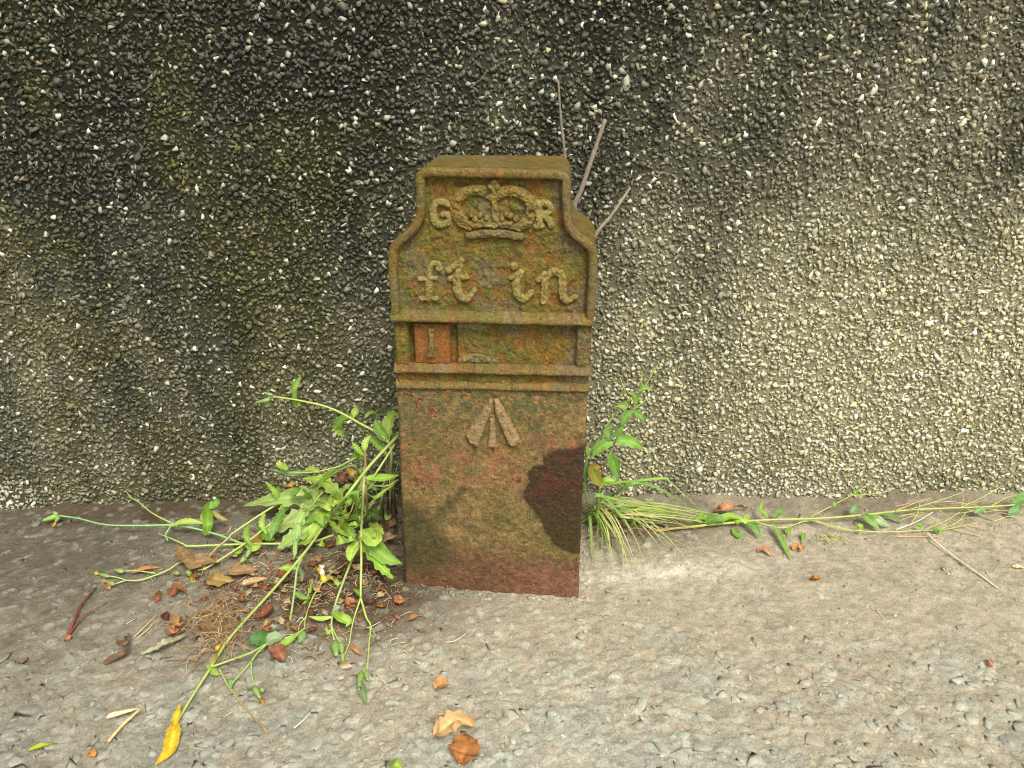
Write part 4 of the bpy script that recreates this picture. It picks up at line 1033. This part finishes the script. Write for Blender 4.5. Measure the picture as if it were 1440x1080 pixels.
# --- dead twigs behind the marker
def stick(name, pts, r0, r1, col, label, cat='twig', group=None, knobs=.35, col2=None):
    p = np.array([P(*q) for q in pts]); root = p[0]
    return tag(add(name, tube_mesh(name, p - root, r0, r1, col, col2=col2, knobs=knobs, n=max(16, len(pts) * 7)), M_WOOD), label, cat, group), root
def put(t): t[0].location = t[1]
DT = (.15, .125, .09)
put(stick('dead_twig', [(812, 452, -.060), (802, 330, -.055), (795, 225, -.045), (789, 170, -.035), (785, 112, -.022)], .0030, .0011, DT, 'tall thin dead twig rising behind the marker top corner'))
put(stick('dead_twig', [(800, 440, -.060), (804, 310, -.065), (818, 265, -.060), (835, 215, -.050), (851, 168, -.040)], .0036, .0026, (.17, .14, .10), 'thick grey dead twig leaning out behind the marker neck'))
put(stick('dead_twig', [(812, 400, -.070), (836, 334, -.070), (858, 305, -.062), (872, 285, -.055), (886, 264, -.046)], .0028, .0016, (.21, .175, .12), 'short pale dead twig poking up behind the marker shoulder'))

# ================================================================ LITTER
def litter(name, pts, wd, kind, col, label, cat='leaf', group=None, nrm=(0, -.3, .95), mat=None, **k):
    p = np.array([P(*q) for q in pts]); root = p[0]
    SEED[0] += 1
    o = add(name, leaf_mesh(name, p - root, wd * .8, kind, col=np.array(col) * .82, nrm=nrm, seed=SEED[0], **k), mat or M_DRY)
    o.location = root
    return tag(o, label, cat, group)
BR1, BR2, BR3, TAN, STRAW = (.20, .075, .030), (.30, .12, .04), (.12, .055, .030), (.42, .27, .12), (.58, .45, .26)
litter('dry_leaf', [(610, 1034, .004), (632, 1018, .014), (650, 1012, .016), (668, 1022, .006)], .034, 'maple', (.58, .38, .17), 'curled pale tan dry leaf lying against a rusty brown leaf on bare asphalt', fold=.5, ripple=.35, edgecol=(.42, .22, .08), nrm=(-.2, -.3, .9))
litter('dry_leaf', [(652, 1036, .006), (654, 1050, .010), (650, 1064, .007), (646, 1074, .002)], .038, 'lance', (.36, .15, .04), 'rusty brown oval leaf touching the curled pale tan leaf', fold=.2, ripple=.3, edgecol=(.24, .08, .02))
litter('dry_leaf', [(612, 968, .002), (620, 962, .009), (630, 962, .004)], .016, 'oval', (.55, .28, .11), 'small folded orange leaf lying alone on bare asphalt', fold=.7)
litter('green_leaf', [(39, 1056, .002), (58, 1049, .006), (75, 1046, .003)], .0065, 'lance', (.42, .50, .04), 'narrow yellow-green leaf lying alone on asphalt near straw splinters', mat=M_LEAF, fold=.5)
litter('dry_leaf', [(126, 1056, .002), (130, 1060, .005), (132, 1064, .002)], .009, 'oval', (.55, .24, .05), 'tiny orange leaf scrap near the yellow-green leaf')
litter('straw_splinter', [(150, 1008, .003), (172, 1002, .007), (195, 996, .006)], .008, 'grass', (.72, .58, .38), 'flat pale straw splinter meeting another at a point', 'straw', fold=.2)
put(stick('straw_splinter', [(152, 1043, .003), (172, 1020, .006), (196, 998, .007)], .0017, .0015, (.56, .38, .18), 'round tan straw splinter crossing under the flat pale one', 'straw', knobs=.1))
litter('dry_leaf', [(250, 770, .014), (268, 790, .022), (285, 788, .020), (310, 792, .010)], .030, 'maple', (.27, .17, .075), 'large olive-brown curled leaf with pointed lobes under the sprawling stems', fold=.4, ripple=.3)
litter('dry_leaf', [(290, 812, .006), (305, 815, .014), (330, 818, .006)], .030, 'maple', (.30, .20, .06), 'crumpled yellow-brown leaf with green veins in the litter', fold=.3, ripple=.4)
litter('dry_leaf', [(318, 803, .008), (340, 802, .014), (364, 800, .007)], .020, 'oval', (.34, .22, .11), 'flat oval buff leaf with clear midrib in the litter', fold=.15, ripple=.15, edgecol=(.26, .13, .05))
litter('dry_leaf', [(340, 822, .008), (356, 817, .012), (376, 813, .006)], .014, 'lance', (.48, .32, .16), 'pale tan pointed leaf in the litter', fold=.3)
litter('dry_leaf', [(184, 807, .002), (205, 800, .008), (228, 798, .003)], .008, 'lance', (.42, .17, .05), 'narrow orange-brown rolled leaf lying under thin bud stalks', fold=.6)
litter('dry_leaf', [(219, 848, .001), (222, 838, .004), (224, 829, .001)], .012, 'lance', BR1, 'small brown spindle-shaped leaf standing alone on the asphalt', fold=.3)
litter('dry_leaf', [(240, 838, .003), (250, 826, .012), (264, 836, .006)], .018, 'maple', BR1, 'dark red-brown folded leaf at the edge of the litter', fold=.6, ripple=.4)
litter('dry_leaf', [(358, 864, .004), (370, 862, .012), (383, 852, .005)], .020, 'oval', (.26, .10, .05), 'red-brown boat-shaped leaf under the long diagonal stem', fold=.5)
litter('dry_leaf', [(384, 925, .002), (392, 918, .010), (400, 930, .003)], .022, 'oval', (.27, .11, .06), 'curled maroon leaf beside the dark green folded leaf', fold=.7, ripple=.3)
litter('dry_leaf', [(242, 868, .003), (250, 876, .012), (256, 876, .004)], .018, 'oval', (.40, .22, .08), 'amber leaf above a pale curled one near the dried roots', fold=.4, ripple=.4)
litter('dry_leaf', [(236, 884, .003), (246, 890, .007), (254, 880, .004)], .016, 'oval', (.42, .20, .10), 'pale pinkish leaf curled like a cup near dried roots', fold=.7, curl=-.4)
litter('dry_leaf', [(228, 864, .002), (233, 866, .007), (238, 870, .002)], .012, 'oval', (.10, .03, .02), 'small blackish-red leaf scrap near the dried roots', fold=.5)
litter('dry_leaf', [(200, 921, .002), (222, 910, .010), (242, 902, .008), (262, 893, .006)], .014, 'lobed', (.42, .38, .24), 'shrivelled grey-green and cream leaf pointing out from the dried roots', fold=.6, ripple=.4, edgecol=(.25, .22, .12))
litter('green_leaf', [(234, 908, .004), (242, 904, .007), (248, 898, .004)], .010, 'lobed', (.20, .32, .07), 'small green leaf tip on shrivelled cream leaf', mat=M_LEAF)
litter('dry_leaf', [(146, 934, .002), (160, 926, .006), (176, 918, .008), (184, 908, .005)], .010, 'lance', (.16, .09, .05), 'blackish-brown twisted leaf lying left of the dried roots', fold=.8, ripple=.5)
litter('dry_leaf', [(164, 902, .003), (174, 905, .010), (180, 898, .008), (181, 890, .004)], .010, 'lobed', (.20, .12, .06), 'brown hooked leaf stalk resting on the twisted blackish leaf', fold=.7, ripple=.5)
litter('dry_leaf', [(27, 932, .001), (33, 929, .005), (39, 924, .002)], .010, 'lobed', (.28, .17, .07), 'tiny ragged brown leaf alone near pavement chips', fold=.4, ripple=.5)
litter('dry_leaf', [(91, 899, .001), (95, 897, .005), (98, 900, .002)], .010, 'oval', (.40, .16, .08), 'pinkish leaf scrap at the foot of the red-brown stalk')
litter('dry_leaf', [(146, 823, .001), (151, 826, .005), (156, 829, .002)], .009, 'oval', (.40, .18, .09), 'salmon leaf scrap beside the yellow bud tip', fold=.5)
litter('dry_leaf', [(559, 838, .002), (562, 846, .008), (568, 841, .003)], .014, 'oval', (.46, .19, .09), 'small folded orange-brown leaf near the marker front corner', fold=.7)
litter('dry_leaf', [(574, 872, .001), (582, 868, .006), (588, 865, .002)], .009, 'oval', (.42, .19, .07), 'small tan-orange leaf sliver on the asphalt before the marker', fold=.6)
litter('dry_leaf', [(484, 850, .003), (491, 846, .009), (499, 853, .003)], .015, 'oval', (.40, .19, .09), 'small brown leaf between the two drooping stems', fold=.4)
litter('dry_leaf', [(493, 908, .001), (500, 914, .004), (509, 922, .002)], .008, 'lance', (.40, .22, .10), 'narrow brown chip beside the drooping seed buds', fold=.4)
litter('dry_leaf', [(482, 940, .001), (489, 938, .005), (496, 937, .002)], .008, 'oval', (.58, .40, .25), 'pale tan husk below the round buds', fold=.6)
litter('dry_leaf', [(475, 953, .001), (479, 954, .004), (483, 953, .002)], .008, 'oval', (.60, .50, .42), 'whitish round husk on asphalt below the buds', fold=.6)
litter('dry_leaf', [(540, 745, .008), (548, 735, .03), (556, 730, .03)], .028, 'maple', (.38, .24, .14), 'crumpled buff dead leaf wedged against the marker side', fold=.5, ripple=.6, nrm=(-.2, -.8, .5))
litter('dry_leaf', [(535, 754, .006), (545, 752, .022), (556, 748, .018)], .024, 'maple', (.44, .30, .19), 'crumpled pale dead leaf under the buff one at the marker foot', fold=.6, ripple=.6, nrm=(.1, -.8, .5))
litter('dry_leaf', [(488, 722, .02), (500, 712, .045), (508, 708, .045)], .028, 'maple', (.26, .10, .03), 'rusty brown dead leaf caught among the rosette leaves', fold=.5, ripple=.4)
litter('dry_leaf', [(470, 672, .05), (480, 672, .06), (490, 678, .05)], .022, 'oval', (.20, .075, .04), 'dark brown dead leaf behind the rosette near the wall', fold=.4, ripple=.4)
litter('dry_leaf', [(488, 658, .06), (494, 665, .07), (500, 674, .06)], .012, 'lance', (.50, .29, .07), 'narrow golden dead leaf hanging above the rosette', fold=.4)
litter('dry_leaf', [(402, 684, .03), (408, 682, .04), (415, 688, .03)], .018, 'oval', (.48, .30, .05), 'orange-yellow dead leaf behind the rosette at the wall foot', fold=.3, ripple=.4)
litter('dry_leaf', [(1004, 722, .004), (1016, 716, .018), (1030, 712, .018), (1050, 715, .004)], .024, 'maple', (.46, .23, .11), 'curled orange-pink dead leaf between the trailing weed and the wall', fold=.5, ripple=.5)
litter('dry_leaf', [(1064, 776, .001), (1075, 772, .007), (1085, 782, .002)], .012, 'oval', (.48, .25, .12), 'folded salmon-brown leaf below the trailing weed', fold=.5)
litter('dry_leaf', [(1116, 774, .001), (1118, 768, .006), (1123, 764, .002)], .010, 'oval', (.52, .24, .07), 'orange leaf, left half of a pair, below the trailing weed', fold=.3)
litter('dry_leaf', [(1122, 775, .001), (1126, 771, .006), (1130, 768, .002)], .010, 'oval', (.50, .23, .08), 'orange leaf, right half of a pair, below the trailing weed', fold=.3)
litter('dry_leaf', [(1139, 814, .001), (1147, 812, .006), (1155, 813, .002)], .009, 'oval', (.40, .16, .03), 'small glossy orange-brown leaf alone on bare brown ground', fold=.5)
litter('dry_leaf', [(1391, 927, .001), (1394, 932, .005), (1398, 938, .002)], .007, 'lance', (.62, .20, .10), 'tiny red-orange leaf scrap alone on the pavement', fold=.4)
litter('dry_leaf', [(1423, 797, .001), (1432, 796, .005), (1442, 799, .002)], .009, 'lance', (.66, .54, .30), 'pale cream leaf flake on ground right of the white straw', fold=.3)
litter('green_leaf', [(548, 1076, .001), (556, 1074, .008), (566, 1082, .002)], .014, 'lobed', (.32, .46, .06), 'bright green leaf scrap near the curled tan leaf', mat=M_LEAF)
put(stick('straw', [(1303, 749, .006), (1318, 764, .006), (1345, 785, .004), (1375, 806, .003), (1403, 827, .002)], .0013, .0009, (.60, .52, .42), 'long whitish straw lying out from the trailing weed', 'straw', knobs=.1))
put(stick('red_stalk', [(95, 896, .003), (103, 874, .006), (114, 850, .006), (135, 826, .003)], .0022, .0010, (.18, .06, .035), 'red-brown split stalk lying on the damp pavement', 'stalk'))
put(stick('red_stalk', [(97, 893, .003), (118, 866, .006), (150, 848, .003)], .0011, .0006, (.17, .06, .04), 'thin red-brown side stalk beside the split stalk', 'stalk'))
put(stick('straw', [(188, 896, .002), (203, 882, .004), (220, 865, .003)], .0007, .0005, (.50, .38, .19), 'longer of two fine straws near the dried roots', 'straw'))
put(stick('straw', [(192, 898, .002), (207, 886, .004), (216, 876, .003)], .0007, .0005, (.50, .38, .19), 'shorter of two fine straws near the dried roots', 'straw'))
put(stick('straw', [(413, 1024, .001), (425, 1014, .003), (436, 1003, .001)], .0008, .0006, (.62, .50, .32), 'short straw alone on asphalt below the fallen stems', 'straw', knobs=.1))
put(stick('straw', [(627, 903, .001), (640, 901, .003), (655, 891, .001)], .0007, .0005, (.60, .47, .28), 'bent straw in front of the marker', 'straw', knobs=.1))
put(stick('straw', [(616, 1004, .001), (632, 1004, .003), (648, 998, .001)], .0009, .0006, (.46, .36, .20), 'straw just above the curled tan leaf', 'straw', knobs=.1))
put(stick('straw', [(1232, 857, .001), (1238, 863, .003), (1243, 871, .001)], .0006, .0005, (.58, .42, .18), 'fine yellow straw on bare brown ground', 'straw', knobs=.1))
put(stick('straw', [(526, 945, .001), (533, 950, .003), (543, 962, .001)], .0006, .0005, (.62, .46, .36), 'fine pinkish straw right of the drooping buds', 'straw', knobs=.1))

# look-alike small brown leaves through the litter (left of the marker)
for i in range(110):
    while True:
        x, y = random.gauss(415, 85), random.gauss(815, 48)
        if 250 < x < 562 and 745 < y < 900 and not (x < 330 and y < 780): break
    an = random.uniform(0, 6.28); L = random.uniform(4, 10)
    dx, dy = math.cos(an) * L, math.sin(an) * L * .6
    kd = random.choice(('oval', 'lance', 'maple', 'oval'))
    cn, cl = random.choice((('red-brown', BR1), ('orange-brown', BR2), ('dark brown', BR3), ('tan', TAN), ('buff', (.34, .20, .10)), ('dull brown', (.24, .12, .06)), ('straw-coloured', (.48, .36, .2))))
    lab = 'small %s %s scrap of dead leaf in the litter beside the marker' % (cn, {'oval': 'rounded', 'lance': 'narrow', 'maple': 'jagged'}[kd])
    litter('leaf_scrap', [(x - dx, y - dy, .002), (x, y, random.uniform(.004, .010)), (x + dx, y + dy, .002)], random.uniform(.005, .013), kd,
           cl, lab, 'leaf', '%s %s leaf scraps in the litter' % (cn, kd), fold=random.uniform(.2, .8), ripple=.4)

def fibres(name, n, box, Lr, rad, cols, label, cat, hmax=.010, root=None, curl=1.0, gauss=None):
    VV, FF, CC = [], [], []; off = 0
    for i in range(n):
        if gauss: x, y = random.gauss(gauss[0], gauss[2]), random.gauss(gauss[1], gauss[3])
        else: x, y = random.uniform(box[0], box[2]), random.uniform(box[1], box[3])
        p0 = P(x, y, random.uniform(.001, hmax)); an = random.uniform(0, 6.28); L = random.uniform(*Lr); pts = [p0]
        for k in range(3):
            an += random.gauss(0, .5 * curl); q = pts[-1] + np.array((math.cos(an), math.sin(an), 0)) * L / 3
            q[2] = float(ground_h(q[0], q[1])) + random.uniform(.0008, hmax) * (.5 if k == 2 else 1); pts.append(q)
        path = catmull(np.array(pts), 7); T = frames(path); N = np.cross(T, (0.1, .2, 1)); N /= np.linalg.norm(N, axis=1, keepdims=True) + 1e-9; B = np.cross(T, N)
        r = rad * random.uniform(.6, 1.4); a = np.array((0, 2.09, 4.19))
        V = path[:, None] + r * (np.cos(a)[None, :, None] * N[:, None] + np.sin(a)[None, :, None] * B[:, None])
        VV.append(V.reshape(-1, 3)); FF += [(off + i_ * 3 + j, off + i_ * 3 + (j + 1) % 3, off + (i_ + 1) * 3 + (j + 1) % 3, off + (i_ + 1) * 3 + j) for i_ in range(6) for j in range(3)]
        CC.append(np.tile(np.array(random.choice(cols)) * random.uniform(.7, 1.2), (21, 1))); off += 21
    o = add(name, mesh_np(name, np.concatenate(VV), np.array(FF), np.concatenate(CC)), M_WOOD)
    if root is not None: pass
    return tag(o, label, cat)
FC = ((.42, .29, .15), (.34, .20, .10), (.50, .40, .25), (.24, .13, .07), (.55, .46, .32))
o = fibres('root_tangle', 170, None, (.015, .05), .00045, ((.36, .22, .10), (.44, .30, .15), (.28, .16, .08)), 'tangle of dried brown roots in the litter', 'roots', hmax=.016, gauss=(305, 880, 17, 24), curl=1.6)
o = fibres('dry_bits', 1300, None, (.003, .018), .0005, FC + ((.14, .08, .05), (.18, .09, .05), (.26, .12, .06)), 'fine dry straw and stem bits scattered through the litter', 'litter', hmax=.004, gauss=(425, 818, 78, 44)); o['kind'] = 'stuff'
o = fibres('dry_bits', 130, (20, 735, 1420, 1075), (.003, .014), .0004, FC, 'sparse dry straw specks scattered over the pavement', 'litter', hmax=.002); o['kind'] = 'stuff'
o = fibres('dry_bits', 90, None, (.006, .022), .0005, ((.40, .27, .14), (.3, .18, .09), (.5, .42, .26)), 'brown dead grass fibres under the grass tuft', 'litter', hmax=.008, gauss=(868, 745, 28, 12)); o['kind'] = 'stuff'
o = fibres('dry_bits', 160, None, (.004, .018), .0006, ((.24, .13, .07), (.16, .09, .05), (.36, .25, .14)), 'brown crumbled plant bits packed beside the marker', 'litter', hmax=.012, gauss=(530, 750, 24, 32)); o['kind'] = 'stuff'
